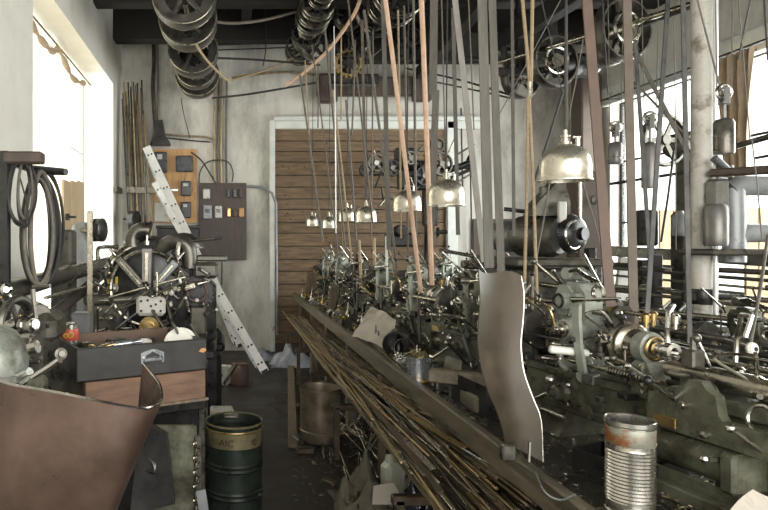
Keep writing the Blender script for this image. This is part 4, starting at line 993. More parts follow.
m = MB().box(c+V((0,.18,.1)), (.12,.2,.7), ch=.02); m.box(c+V((.1,.1,-.2)), (.7,.16,.14), ch=.02); emit(m, 'bearing_bracket', M['iron_black'], t)
# dark clutter of clutches between the shafts
rr = random.Random(31)
for k in range(12):
    c = W(rr.uniform(310,420), rr.uniform(4,60), rr.uniform(7.8,8.8)); R_ = rr.uniform(.10,.26)
    t = thing('countershaft_pulley', 'dark countershaft pulley in the tangle under the ceiling above the board door', 'pulley', c, 'countershaft pulleys above the door')
    m, h, s = pulley_mesh(c, (rr.uniform(-.5,.5),1,0), R_, rr.uniform(.07,.16), 5)
    emit(m, 'rim', M[rr.choice(('iron_black','iron','pulley'))], t); emit(h, 'hub', M['iron_black'], t); emit(s, 'spokes', M['iron_black'], t)
    emit(MB().rod(c, V((c.x, c.y, 5.0)), .02), 'hanger_rod', M['iron_black'], t)
# right shaft pulleys
for (px, py, d, R_, lab) in ((521,78,7.6,.25,'dark spoked pulley hanging right of the wide grey belts'),(553,62,7.2,.30,'dark pulley between the rafters, behind the reddish brown belt'),(622,30,6.2,.31,'large grey pulley at the upper end of the brown flat belt'),(610,52,6.3,.14,'small pulley below the large grey pulley')):
    c = W(px,py,d); t = thing('ceiling_pulley', lab, 'pulley', c)
    m, h, s = pulley_mesh(c, (-.25,1,0), R_, .13, 5, hub=.08 if R_ > .2 else .04); emit(m, 'rim', M['pulley'], t); emit(h, 'hub', M['oily_steel'], t); emit(s, 'spokes', M['pulley'], t)
    if R_ > .29: emit(MB().ring(c-V((0,.08,0)), (-.25,1,0), .15, .02, 26, 7), 'inner_ring', M['steel'], t)
    e = MB().box(V((c.x, c.y+.02, (c.z+4.75)/2+.1)), (.10,.06,4.75-c.z+.2), ch=.01); emit(e, 'hanger', M['iron_black'], t)
m = MB().rod(W(500,62,7.7), W(700,2,5.6), .03, .03, 12); single(m, 'right_line_shaft', M['oily_steel'], 'bare line shaft running to the right over the rear machines', 'line shaft')
m = MB().box(W(545,72,7.5), (1.2,.10,.10), ch=.02); m.box(W(575,66,7.4), (.5,.3,.24), ch=.05); m.lathe([(.10,0),(.12,.05),(.10,.25)], W(560,66,7.3), (1,.2,0), 20)
single(m, 'shaft_bearing_block', M['iron_black'], 'dark bearing block and bracket behind the reddish brown belt', 'bearing')
m = MB().rod(W(503,47,7.7), W(510,85,7.65), .04, .03); m.box(W(512,50,7.8), (.5,.1,.05)); single(m, 'curved_hanger_arm', M['iron_black'], 'black hanger arm left of the dark spoked pulley', 'bracket')

# belts and ropes. (x0,y0)->(x1,y1) at two depths, carried on up to the shafts
def strand(p0, p1, d0, d1, kind, w, mt_, nm, lab, cat, grp=None, ztop=4.6, mid=None):
    a = W(p0[0], p0[1], d0); b = W(p1[0], p1[1], d1)
    if ztop and a.z < ztop and p0[1] < 6:
        dr_ = (a-b); a = a+dr_*((ztop-a.z)/dr_.z)
    pts = [a] + ([W(*m_) for m_ in mid] if mid else []) + [b]
    if kind == 'flat':
        mb = MB().tube(smooth(pts,5) if mid else pts, .01, flat=(w/2,.0035), up=(1,0,0))
    else: mb = MB().tube(smooth(pts,5) if mid else [pts[0], pts[0].lerp(pts[1],.5)+V((.004,0,0)), pts[1]], w/2, 7)
    return single(mb, nm, M[mt_], lab, cat, grp)
def flat(p0, p1, d0, d1, w, mt_, lab, nm='flat_drive_belt', **k): return strand(p0, p1, d0, d1, 'flat', w, mt_, nm, lab, 'belt', **k)
def rope(p0, p1, d0, d1, w, mt_, lab, grp=None, nm='drive_cord', **k): return strand(p0, p1, d0, d1, 'round', w, mt_, nm, lab, 'cord', grp, **k)
flat((587,0),(614,352),2.75,2.62,.043,'leather_red','broad reddish brown leather belt running down to the front lathe spindle')
flat((627,0),(634,333),2.95,2.8,.040,'leather','straight brown-grey flat belt right of the reddish brown one')
flat((434,0),(433,95),4.2,4.2,.052,'belt_grey','dark grey flat belt just right of the right-hand orange rope', )
flat((436,90),(430,262),4.2,4.3,.045,'belt_grey','lower run of the grey flat belt beside the right-hand orange rope')
flat((482,-4),(489,268),3.2,3.15,.048,'belt_grey','wide olive-grey flat belt running down behind the bent metal shield')
flat((492,-4),(501,272),3.35,3.3,.040,'belt_grey','wide grey belt touching the olive-grey one above the metal shield')
flat((455,0),(484,262),3.7,3.55,.034,'belt_pale','pale worn flat belt slanting down left of the wide grey belts')
flat((683,0),(690,365),3.3,3.1,.024,'belt_slate','narrow slate blue belt just left of the pale iron column')
flat((668,0),(645,345),3.4,3.0,.022,'belt_slate','slate belt slanting down left across the right window')
flat((635,40),(650,260),3.9,3.6,.022,'belt_slate','grey belt leaving the large grey pulley and falling across the window', ztop=None)
flat((632,44),(694,166),4.6,4.2,.030,'cord_grey','dark diagonal belt crossing the window from the large grey pulley', ztop=None)
flat((634,82),(700,150),4.7,4.3,.018,'cord_grey','thinner dark diagonal belt crossing the window lower down', ztop=None)
flat((512,0),(514,236),5.0,4.8,.024,'belt_grey','narrow grey vertical belt between the grey belts and the large lamp')
flat((566,0),(567,122),4.4,4.4,.016,'cord_grey','narrow dark strap hanging above the large lamp')
flat((453,8),(458,235),5.6,5.5,.034,'belt_grey','faded grey belt hanging in front of the white wall right of the board door')
flat((383,0),(389,250),5.6,5.4,.040,'belt_grey','brownish grey belt left of the left-hand orange rope')
flat((362,20),(366,210),6.6,6.5,.03,'leather','dark brown belt in front of the middle of the board door')
rope((385,0),(421,292),4.1,4.35,.030,'rope_orange','left-hand thick orange rope running down to the third lathe', nm='orange_rope')
rope((421,0),(432,285),4.1,4.3,.034,'rope_orange','right-hand thick orange rope running down to the third lathe', nm='orange_rope')
rope((522,0),(530,84),3.6,3.6,.020,'rope_tan','twisted tan rope, left strand meeting the other at a hook', nm='twisted_rope')
rope((532,0),(531,84),3.6,3.6,.020,'rope_tan','twisted tan rope, right strand meeting the other at a hook', nm='twisted_rope')
m = MB().tube([W(530,82,3.6),W(530,92,3.6),W(529,98,3.6)], .016, 8); single(m, 'rope_hook', M['oily_steel'], 'small steel hook joining the two twisted tan ropes', 'hook')
rope((528,96),(524,300),3.6,3.5,.018,'rope_tan','tan cord falling from the rope hook, left of two', ztop=None)
rope((529,96),(537,300),3.6,3.5,.018,'rope_tan','tan cord falling from the rope hook, right of two', ztop=None)
tans = [((300,75),(323,242),7.6),((305,60),(309,135),8.0),((312,45),(338,252),7.2),((325,30),(345,248),6.8),((333,110),(344,250),6.9),((348,0),(373,225),6.2),((346,100),(357,252),6.6),((333,90),(352,262),6.2),((373,30),(371,238),7.0),((364,10),(396,262),5.5),((398,10),(401,238),5.6),((404,6),(408,250),5.4),((413,4),(416,235),5.6),((341,30),(341,120),7.6),((318,60),(318,128),8.2),((355,40),(352,135),7.8)]
for k, (a, b, d) in enumerate(tans):
    rope(a, b, d, d, .018 if k%3 else .024, ('cord_grey','rope_tan','leather')[k%3], 'thin drive cord hanging in front of the board door, %s' % ('grey','tan','brown')[k%3], ('grey','tan','brown')[k%3]+' cords before the door', ztop=(4.6 if a[1] < 6 else None))
for (a, b, da, db, w, mt_, lab) in (
  ((468,0),(474,130),4.6,4.6,.010,'cord_grey','thin cord just right of the pale worn belt'),
  ((441,0),(446,180),4.4,4.4,.010,'cord_grey','thin cord running down to the largest lamp but one'),
  ((541,0),(563,95),4.2,4.2,.009,'cord_black','thin black cord slanting down to the right above the large lamp'),
  ((560,0),(499,115),5.0,5.0,.008,'cord_grey','thin cord slanting down to the left above the large lamp'),
  ((583,40),(566,130),4.4,4.4,.008,'cord_grey','thin cord slanting to the lamp hook beside the reddish belt'),
  ((602,0),(608,95),4.4,4.4,.009,'cord_black','thin dark cord between the reddish and the brown-grey belts'),
  ((563,92),(534,182),3.8,3.8,.016,'cord_black','stout black cord passing behind the large lamp shade'),
  ((550,180),(536,260),3.8,3.8,.010,'cord_grey','thin cord continuing below the large lamp to the left'),
  ((582,180),(605,262),3.6,3.6,.010,'cord_grey','thin cord right below the large lamp'),
  ((697,0),(722,95),3.2,3.2,.009,'cord_grey','thin cord from the column top to the hanging pulley block'),
  ((750,0),(738,60),3.3,3.3,.008,'cord_black','thin dark cord at the upper right above the curtain'),
  ((738,0),(750,140),3.2,3.2,.006,'cord_grey','thin cord in front of the brown curtain'),
  ((764,0),(768,60),3.1,3.1,.010,'cord_black','dark cord at the very right edge'),
  ((768,235),(750,345),2.6,2.3,.012,'belt_grey','grey cord running down to the white round knob at the right edge'),
  ((674,150),(661,242),4.4,4.4,.016,'cord_black','black strap slanting down in front of the window boards'),
  ((334,26),(336,233),5.9,5.9,.010,'aluminium','thin bright wire in front of the door, left part'),
  ((674,20),(676,250),3.8,3.8,.006,'cord_grey','very thin wire left of the slate blue belt'),
  ((752,140),(762,240),3.0,3.0,.006,'cord_grey','very thin wire in front of the grey pipe frame'),
 ):
    rope(a, b, da, db, w, mt_, lab, ztop=(4.6 if a[1] < 6 else None))
# sagging orange belt and cross ropes between the shafts
for (pts, r, mt_, lab) in (
  ([(360,0,7.0),(352,18,7.3),(330,48,7.8),(305,72,8.2),(285,86,8.6)], .022, 'rope_orange', 'orange rope sloping down left from the bench line shaft'),
  ([(200,17,7.0),(225,23,7.3),(258,21,7.6),(295,12,7.9),(325,2,8.1)], .018, 'leather', 'sagging brown rope between the left and the bench line shafts'),
  ([(196,44,6.6),(205,58,6.7),(218,72,6.9),(230,82,7.0)], .014, 'rope_tan', 'tan rope looped under the left pulley stack'),
  ([(217,58,8.9),(260,60,9.0),(320,65,9.1)], .016, 'cord_black', 'black rope stretched from the left pulleys toward the door bracket'),
  ([(212,98,9.2),(250,94,9.2),(320,82,9.3)], .016, 'cord_black', 'black rope stretched lower from the lowest left pulley'),
  ([(232,80,9.3),(260,72,9.2),(285,62,9.1),(305,50,9.0)], .014, 'rope_tan', 'thin rope rising from the wall conduits to the bench shaft'),
  ([(218,45,9.4),(300,42,9.4)], .01, 'cord_black', 'straight thin wire high on the back wall, upper one'),
  ([(218,50,9.45),(300,47,9.45)], .01, 'cord_black', 'straight thin wire high on the back wall, lower one'),
  ([(400,60,9.2),(450,62,9.0),(512,62,8.0)], .014, 'cord_black', 'upper black rope from the door bracket to the dark spoked pulley'),
  ([(400,48,9.2),(450,55,9.0),(505,60,8.0)], .010, 'cord_black', 'topmost thin rope from the door bracket to the right'),
  ([(405,68,9.2),(460,80,9.0),(520,98,7.8)], .014, 'cord_black', 'lower black rope from the door bracket to the dark spoked pulley'),
  ([(405,76,9.2),(460,87,9.0),(510,98,7.9)], .012, 'cord_black', 'lowest black rope from the door bracket to the right'),
  ([(265,0,9.0),(266,45,9.0),(263,66,9.0)], .008, 'cord_black', 'short thin wire hanging down from the ceiling left of the step pulleys'),
  ([(640,26,5.9),(680,12,5.3),(720,-6,4.8)], .018, 'cord_black', 'dark rope from the large grey pulley up to the right'),
 ):
    single(MB().tube(smooth([W(*p) for p in pts],5), r, 7), 'ceiling_rope', M[mt_], lab, 'rope')
# bright and tan slim things rising from the far machines
for (a, b, d, w, mt_, lab) in (((386,236),(388,270),5.6,.022,'white_plastic','white stick standing among the lathes left of the orange ropes'),((374,238),(375,250),6.2,.03,'plank_tan','little tan wooden wedge standing among the far lathes'),((359,240),(361,250),6.6,.03,'plank_tan','little tan peg standing among the far lathes, further left')):
    single(MB().rod(W(a[0],a[1],d), W(b[0],b[1],d)+V((0,0,-.3)), w/2), 'slim_stick', M[mt_], lab, 'stick')

# bell-shaped work lamps in a row
def bell(d, px, py_bottom, w_px, lab, first=None):
    c = W(px, py_bottom, d); R_ = .095 if d < 3 else .106
    t = thing('bell_lamp', lab, 'lamp', c, 'bell lamps over the bench')
    h = R_*1.52
    out_ = [(R_+.003,0),(R_+.003,.004),(R_,.010),(R_*.99,h*.35),(R_*.965,h*.52),(R_*.91,h*.66),(R_*.80,h*.79),(R_*.64,h*.89),(R_*.44,h*.96),(R_*.26,h)]
    m = MB().lathe(out_+[(.022,h+.002),(.020,h-.002)]+[(max(.02,q-.004), z_-.004) for q, z_ in reversed(out_[2:])]+[(R_-.004,0),(R_+.004,0)], c, Z1, 40, False)
    sh = emit(m, 'lamp_shade', M['lamp_shade'], t)
    m = MB().lathe([(.024,0),(.025,.010),(.015,.012),(.015,.028),(.019,.030),(.019,.038),(.008,.042),(.008,.06),(.004,.062),(0,.07)], c+V((0,0,h-.002)), Z1, 18); emit(m, 'socket_cap', M['oily_steel'], t)
    m = MB().rod(c+V((.05,0,h-.008)), c+V((.05,0,h+.03)), .008); m.rod(c+V((.035,0,h+.03)), c+V((.06,0,h+.03)), .006); emit(m, 'side_screw', M['steel'], t)
    m = MB().lathe([(0,0),(.016,.006),(.030,.03),(.026,.05),(.014,.07),(.014,.1)], c+V((0,0,.004)), Z1, 18); emit(m, 'light_bulb', M['ceramic'], t)
    emit(MB().rod(c+V((0,0,h+.06)), V((c.x+.02, c.y, 4.6)), .0045, None, 7), 'hanging_wire', M['cord_black'], t)
    return t
bell(2.46,565,181,53,'largest bell-shaped metal lamp, hanging alone at the right over the nearest lathe')
bell(3.72,446,206,35,'second largest bell lamp, right of the thick orange ropes')
bell(4.75,407,211,27,'third bell lamp from the right, crossed by the left orange rope')
bell(6.3,366,222,20,'fourth bell lamp, first one left of the orange ropes')
bell(7.4,347,221,17,'fifth bell lamp of the row, close to the fourth')
bell(8.5,329,228,15,'sixth bell lamp, the lowest hanging of the far ones')
bell(9.4,312,226,13,'smallest and farthest bell lamp at the left end of the row')

# hanging counterweights with pulley blocks
def counterweight(cx_, ytop, yw0, yw1, d, r, lab, mt_='weight_iron', steps=True, rx=.7):
    top = W(cx_, ytop, d); a = W(cx_, yw0, d); b = W(cx_, yw1, d)
    t = thing('hanging_counterweight', lab, 'counterweight', b)
    L = a.z-b.z
    prof = [(0,0),(r*.9,0),(r,.01),(r,L*.2),(r*.8,L*.21),(r*.8,L*.3),(r*.95,L*.31),(r*.95,L*.85),(r*.75,L*.97),(r*.2,L),(0,L)] if steps else [(0,0),(r*.95,0),(r,.01),(r,L*.86),(r*.8,L*.95),(r*.3,L),(0,L)]
    emit(MB().lathe(prof, b, Z1, 26), 'weight', M[mt_], t)
    rp = r*.8
    m = MB().ring(top, Y1, rp, rp*.22, 24, 7); m.ring(top, Y1, rp*.45, rp*.16, 18, 6); w_ = emit(m, 'pulley_wheel', M['steel'], t)
    m = MB().box((top+V((0,-.02,-rp*.6))), (rp*.8,.008,rp*2.4), ch=.003); m.box((top+V((0,.02,-rp*.6))), (rp*.8,.008,rp*2.4), ch=.003); m.rod(top+V((0,0,-rp*1.6)), a+V((0,0,-.005)), rp*.22)
    emit(m, 'block_cheeks', M['weight_iron'], t)
    m = MB().rod(top+V((-rp,0,0)), top+V((-rp*1.8,0,4.5-top.z)), .003, None, 6); m.rod(top+V((rp,0,0)), top+V((rp*1.9,0,4.5-top.z)), .003, None, 6); emit(m, 'hanging_ropes', M['cord_grey'], t)
counterweight(615.5,127,142,164,4.6,.050,'small turned iron counterweight hanging between the two brown belts')
counterweight(650,118,142,188,4.3,.052,'long rounded iron counterweight hanging in front of the bright window', steps=False)
counterweight(724,92,118,154,3.2,.046,'thick dark iron counterweight hanging right of the pale column', 'iron', steps=False)
# ------------------------------------------------------------ RIGHT SIDE AND BACK
# pale iron column
c = W(702,365,4.0); t = thing('pale_iron_column', 'pale flaking round iron column from floor to ceiling at the right', 'column', (c.x,4.0,0))
emit(MB().lathe([(.066,0),(.066,.05),(.060,.06),(.060,4.9),(.075,4.95),(.075,5.3)], (c.x,4.0,0), Z1, 32), 'shaft', M['post_pale'], t)
m = MB().lathe([(.066,0),(.07,.01),(.07,.09),(.066,.10)], (c.x,4.0,1.35), Z1, 28); m.box((c.x-.10,3.98,1.40), (.08,.04,.06), ch=.008); m.rod((c.x+.06,3.96,1.4),(c.x+.14,3.96,1.4),.02); emit(m, 'clamp_collar', M['iron_black'], t)
m = MB().rod((c.x+.02,3.915,.9), (c.x+.02,3.915,4.8), .014, None, 12); emit(m, 'bright_edge_strip', M['aluminium'], t)  # slim aluminium rod standing in for the column's bright side edge
# long bars and beams crossing on the right, each its own thing
def bar(a, b, d0, d1, r, mt_, lab, nm='long_steel_bar', box=None):
    a = W(a[0],a[1],d0); b = W(b[0],b[1],d1)
    if box:
        L = (b-a).length; x = (b-a)/L; y = Z1.cross(x).normalized(); z = x.cross(y)
        m = MB().box((a+b)/2, (L,box[0],box[1]), R=Matrix((x,y,z)).transposed(), ch=.01)
    else: m = MB().rod(a, b, r, r, 14)
    return single(m, nm, M[mt_], lab, 'bar')
bar((596,250),(800,262),6.4,4.7,0,'iron','broad dark iron rail running below the right window', 'iron_rail', (.12,.10))
bar((560,262),(800,274),5.8,4.5,.022,'cast_dark','thin dark bar just under the broad iron rail')
bar((480,259),(610,264),6.3,5.4,.020,'iron','thin bar below the bell-ended motor')
bar((560,282),(800,303),4.9,3.7,.018,'oily_steel','steel bar passing behind the collar of the pale column')
bar((520,298),(800,326),4.4,3.3,.016,'oily_steel','shiny bar level with the cross handle of the front lathe')
bar((620,322),(800,352),3.7,2.9,.020,'iron','dark round bar directly behind the front chuck')
bar((660,345),(800,386),3.3,2.4,.026,'oily_steel','stout round bar below the white round knob')
bar((640,336),(800,361),3.5,2.7,.014,'iron_black','thin black bar above the stout round one')
bar((470,275),(600,292),5.4,4.4,.020,'oily_steel','bar crossing behind the pale green headstock')
bar((470,290),(640,322),4.8,3.8,.018,'rod_tan','tan oily bar crossing behind the metal shield, lower')
bar((440,250),(560,272),6.2,5.0,.018,'iron','grey bar above the second lathe')
bar((712,173),(800,168),3.9,3.4,0,'beam_red','reddish brown beam at the right in front of the window','brown_beam',(.06,.05))
bar((736,146),(800,128),4.2,3.7,.020,'iron','iron rod rising to the right edge in front of the curtain')
bar((610,184),(700,170),5.0,4.6,.012,'iron_black','thin black rod crossing in front of the window between the belts')
bar((756,158),(800,150),4.4,4.0,.010,'iron_black','short thin rod at the right edge above the reddish beam')
for (y0, y1, d0, d1, r_, mt_, lab) in (
  (268,283,5.4,4.0,.014,'iron','slim dark bar second below the broad iron rail'),(275,292,5.2,3.9,.010,'oily_steel','very slim steel bar third below the broad iron rail'),
  (290,312,4.6,3.5,.012,'iron','slim bar between two shiny bars at the right'),(306,336,4.2,3.2,.011,'iron_black','slim black bar just above the chuck level at the right'),
  (354,398,3.2,2.3,.016,'oily_steel','lowest round steel bar, just above the tool slide at the right edge'),(329,368,3.4,2.6,.009,'steel','slim bright bar between the two thick bars at the right')):
    bar((610,y0),(800,y1),d0,d1,r_,mt_,lab)
for (px, d, zt, lab) in ((655,4.35,1.66,'dark iron bar stand left of the pale column, carrying the long bars'),(590,5.2,1.70,'dark iron bar stand behind the reddish belt, carrying the long bars'),(790,3.3,1.60,'dark iron bar stand at the right edge carrying the long bars')):
    x = W(px,0,d).x; t = thing('bar_stand', lab, 'stand', (x,d,0)); emit(MB().box((x,d,zt/2), (.07,.07,zt), ch=.008), 'post', M['iron_black'], t)
    emit(MB().box((x,d,.02), (.36,.30,.04), ch=.008), 'base_plate', M['iron_black'], t)
    for q in range(5): emit(MB().box((x,d,zt-.10-q*.13), (.05,.26,.025), ch=.005), 'cross_arm', M['iron'], t)
# white round knob at the right
c = W(752,349,2.3); t = thing('white_round_knob', 'white round knob on a dark shaft at the right edge', 'knob', c)
emit(MB().lathe([(.012,-.012),(.022,-.010),(.026,0),(.022,.010),(.012,.012)], c, (.35,-1,.1), 24), 'knob_body', M['white_plastic'], t)
emit(MB().lathe([(.008,0),(.008,.016),(0,.016)], c, (.35,-1,.1), 12), 'centre_screw', M['iron_black'], t); emit(MB().rod(c, c+V((.10,.25,-.01)), .012), 'knob_shaft', M['iron'], t)
# white plastic handle and its shaft
a = W(549,349,2.5); b = W(584,353,2.48); t = thing('white_handle_grip', 'white cylindrical plastic grip lying level left of the front lathe', 'handle', a)
emit(MB().lathe([(0,0),(.012,.001),(.0165,.006),(.0165,.13),(.013,.145),(.008,.15),(0,.15)], a, b-a, 24), 'grip', M['white_plastic'], t); emit(MB().rod(b, W(620,356,2.45), .007), 'steel_rod', M['oily_steel'], t)
# bent metal splash shield standing at the bench edge
t = thing('bent_metal_shield', 'tall S-curved sheet metal shield standing upright on the bench edge', 'shield', W(522,460,2.28))
L_ = [(478,269,2.32),(480,300,2.30),(478,330,2.28),(479,355,2.27),(486,385,2.27),(496,410,2.28),(503,430,2.28),(505,444,2.28)]
R_ = [(521,276,2.42),(524,295,2.40),(523,320,2.38),(521,345,2.36),(524,372,2.34),(533,398,2.32),(541,420,2.30),(543,462,2.28)]
l3 = smooth([W(*p) for p in L_],4); r3 = smooth([W(*p) for p in R_],4); rows = []
for a, b in zip(l3, r3): rows.append([a.lerp(b, u)+V((0, .028*math.sin(PI*u)+(.0 if u else 0), 0)) for u in (0,.08,.2,.35,.5,.65,.8,.92,1)])
rows[0] = [p+V((0,0,-.012*math.sin(PI*i/8*2))) for i, p in enumerate(rows[0])]
emit(MB().sheet(rows, .004), 'curved_sheet', M['shield_sheet'], t, 60)
emit(MB().tube([r[-1] for r in rows], .0028, 6), 'bright_edge', M['steel'], t)
m = MB().box(W(508,452,2.2), (.05,.03,.06), ch=.006); m.tube([W(529,462,2.24),W(530,442,2.25)], .006, 6); emit_split(m, 'holding_clip', M['iron'], t)
# ribbed tin
p = V((1.215,1.86,BT)); t = thing('ribbed_tin', 'tall ribbed rusty tin standing on the near end of the bench', 'tin', p)
prof = [(.078,0),(.080,.004),(.080,.014),(.076,.018),(.076,.045)]
z = .045
for k in range(15): prof += [(.0735,z+.003),(.0775,z+.008)]; z += .0105
prof += [(.076,z+.006),(.076,.268),(.080,.272),(.080,.284),(.077,.286),(.074,.284),(.073,.262),(.0725,.02),(0,.02)]
prof = [(q*.85, h_) for q, h_ in prof]
emit(MB().lathe(prof, p, Z1, 44), 'tin_body', M['tin'], t, 25)
emit(MB().lathe([(.0650,.214),(.0660,.216),(.0660,.262),(.0650,.264)], p, Z1, 44, False), 'top_band', M['tin_label'], t)
m = MB(); rr = random.Random(2)
for k in range(60): m.box(p+V((rr.uniform(-.045,.045), rr.uniform(-.045,.045), .20+rr.uniform(0,.03))), (.018,.006,.004), R=Matrix.Rotation(rr.uniform(0,6),3,'Z')@Matrix.Rotation(rr.uniform(-1,1),3,'X'))
o = single(m, 'brass_turnings', M['chips_gold'], 'tangle of small brass turnings filling the ribbed tin', 'turnings'); o['kind'] = 'stuff'
# grey tin of swarf on the bench further back
p = V((1.16,3.72,BT)); t = thing('grey_swarf_tin', 'small plain grey tin full of swarf on the bench by the second lathe', 'tin', p)
emit(MB().lathe([(.066,0),(.066,.12),(.068,.122),(.068,.128),(.064,.128),(.063,.02),(0,.02)], p, Z1, 32), 'tin_body', M['tin_blue'], t)
m = MB()
for k in range(70):
    q = p+V((rr.uniform(-.045,.045), rr.uniform(-.045,.045), .115+rr.uniform(0,.035))); m.tube([q, q+V((rr.uniform(-.02,.02), rr.uniform(-.02,.02), rr.uniform(0,.02))), q+V((rr.uniform(-.03,.03), rr.uniform(-.03,.03), 0))], .003, 4)
emit(m, 'swarf_filling', M['chips_gold'], t)['kind'] = 'stuff'
# trays on the bench
def tray(cx_, y, sx_, sy_, h, rz, mt_, nm, lab, z=BT):
    m = MB(); R = Matrix.Rotation(rz,3,'Z'); c = V((cx_, y, z))
    m.box(c+V((0,0,.004)), (sx_,sy_,.008), R=R)
    for (dx, dy, a, b) in ((sx_/2,0,.006,sy_),(-sx_/2,0,.006,sy_),(0,sy_/2,sx_,.006),(0,-sy_/2,sx_,.006)): m.box(c+R@V((dx,dy,h/2)), (a,b,h), R=R)
    return single(m, nm, M[mt_], lab, 'tray')
tray(1.42,2.18,.26,.24,.075,.45,'iron_black','black_oil_tray','black square sheet oil tray beside the ribbed tin')
tray(1.30,3.02,.24,.34,.15,.1,'iron_black','deep_black_tray','deep black tray behind the metal shield')
m = MB().box((1.20,3.12,BT+.13), (.34,.05,.07), rz=-.5, ch=.008); m.box((1.22,3.0,BT+.05), (.10,.2,.08), ch=.01)
single(m, 'wooden_block_bar', M['bench_wood'], 'oily wooden bar lying across the deep black tray', 'block')
tray(1.33,4.6,.34,.6,.03,.05,'bench_wood','wooden_part_tray','flat wooden tray of parts on the bench before the third lathe')
# white paper sheets crumpled on the bench
rows = []
pp = [(346,292,5.5),(368,306,5.3),(392,326,5.1)]
A_ = W(352,317,5.0); B_ = W(393,334,4.5); C_ = W(371,293,5.3); D_ = W(396,312,4.9)
A_.z = BT+.05; B_.z = BT+.03
C_.z = BT+.27; D_.z = BT+.20
for i in range(7):
    u = i/6; rows.append([A_.lerp(B_, v).lerp(C_.lerp(D_, v), u)+V((0,0,.010*math.sin(i*1.9+v*5)+.006*math.sin(v*14))) for v in [j/8 for j in range(9)]])
single(MB().sheet(rows, .003), 'crumpled_paper', M['paper'], 'crumpled pale paper sheet lying against the fourth lathe', 'paper')
for (x0, y0, x1, y1, d, lab) in ((303,273,313,300,8.9,'weathered grey board leaning at the far bench end'),(326,285,334,312,7.2,'second weathered board leaning against the far lathes'),(336,286,341,313,7.1,'narrow light board leaning beside the second weathered board')):
    a = W(x0,y0,d); b = W(x1,y1,d); m = MB().prism([(0,0),(b.x-a.x,0),(b.x-a.x+.06,a.z-BT),(.06,a.z-BT)], V((a.x,d,BT)), X1, (0,-.1,1), 0, .025)
    single(m, 'leaning_board', M['old_wood'], lab, 'board')
c = W(404,338,4.35); c.z = BT+.07; m = MB().ring(c, (-.4,-1,0), .07, .008, 26, 6); single(m, 'steel_hoop', M['steel'], 'thin steel hoop standing on the bench left of the swarf tin', 'hoop')
c = W(399,330,4.55); m = MB().lathe([(.085,0),(.09,.01),(.09,.22),(.08,.225),(.078,.02),(0,.02)], V((c.x,c.y,BT+.095)), (-.4,-1,0), 26); single(m, 'black_canister', M['iron_black'], 'black round canister lying behind the thin steel hoop', 'canister')
m = MB()
for k in range(8): m.rod((1.14+.012*k, 3.95, BT+.012+.012*(k%2)), (1.16+.02*k, 4.75, BT+.012+.012*(k%3)), .006)
for k in range(8):
    single(MB().rod((1.12+.014*k, 3.95+.04*(k%3), BT+.008+.011*(k%2)), (1.16+.02*k, 4.75+.05*(k%2), BT+.008+.011*(k%2)), .0055), 'short_steel_rod', M[('rod_tan','oily_steel')[k%2]], 'short %s rod lying on the bench edge between paper and swarf tin' % ('tan','steel')[k%2], 'rod', '%s rods on the bench edge' % ('tan','steel')[k%2])
# small loose parts along the bench: turned pieces, nuts, tools
rr = random.Random(77)
kinds = ['turned_bushing','square_nut','oil_bottle','spanner','cutter_wheel']
cnt = {}
for k in range(150):
    y = 1.9+rr.random()**.8*7.4; x = rr.uniform(1.13,1.30) if rr.random() < .7 else rr.uniform(1.75,2.0); kd = rr.choice(kinds)
    if (x-1.215)**2+(y-1.86)**2 < .02 or (x < 1.5 and 1.98 < y < 2.4) or (x<1.5 and 2.8<y<3.3): continue
    p = V((x, y, BT)); s_ = rr.uniform(.8,1.4); mt_ = rr.choice(('steel','oily_steel','iron','brass','iron_black'))
    if kd == 'turned_bushing': m = MB().lathe([(.018*s_,0),(.022*s_,.002),(.022*s_,.03*s_),(.014*s_,.031*s_),(.014*s_,.05*s_),(0,.05*s_)], p, Z1, 16)
    elif kd == 'square_nut': m = MB().box(p+V((0,0,.012*s_)), (.04*s_,.035*s_,.024*s_), rz=rr.random()*3, ch=.004)
    elif kd == 'oil_bottle': m = MB().lathe([(.020*s_,0),(.024*s_,.003),(.024*s_,.05*s_),(.010*s_,.07*s_),(.005,.12*s_),(.003,.14*s_),(0,.14*s_)], p, Z1, 16)
    elif kd == 'spanner':
        a = rr.random()*3; q = V((math.cos(a),math.sin(a),0)); m = MB().tube([p+V((0,0,.006)), p+q*.13*s_+V((0,0,.006))], .006, flat=(.008,.004), up=(-q.y,q.x,0)); m.ring(p+V((0,0,.006)), Z1, .013, .005, 12, 5); m.ring(p+q*.14*s_+V((0,0,.006)), Z1, .013, .005, 12, 5, a0=a+.8, a1=a+5)
    else: m = MB().lathe([(.010,0),(.035*s_,0),(.038*s_,.006),(.035*s_,.014),(.010,.014)], p, Z1, 12)
    near = 'near' if y < 3.6 else ('middle' if y < 6.4 else 'far')
    names = {'turned_bushing':'turned bushing','square_nut':'square nut','oil_bottle':'thin-necked oil bottle','spanner':'spanner','cutter_wheel':'round cutter wheel'}
    mn = {'steel':'steel','oily_steel':'oily steel','iron':'iron','brass':'brass','iron_black':'black'}[mt_]
    side = 'front edge' if x < 1.5 else 'back'
    single(m, kd, M[mt_], '%s %s lying on the %s of the workbench, %s part' % (mn, names[kd], side, near), names[kd].split()[-1], '%s %ss, %s %s' % (mn, names[kd], near, side))
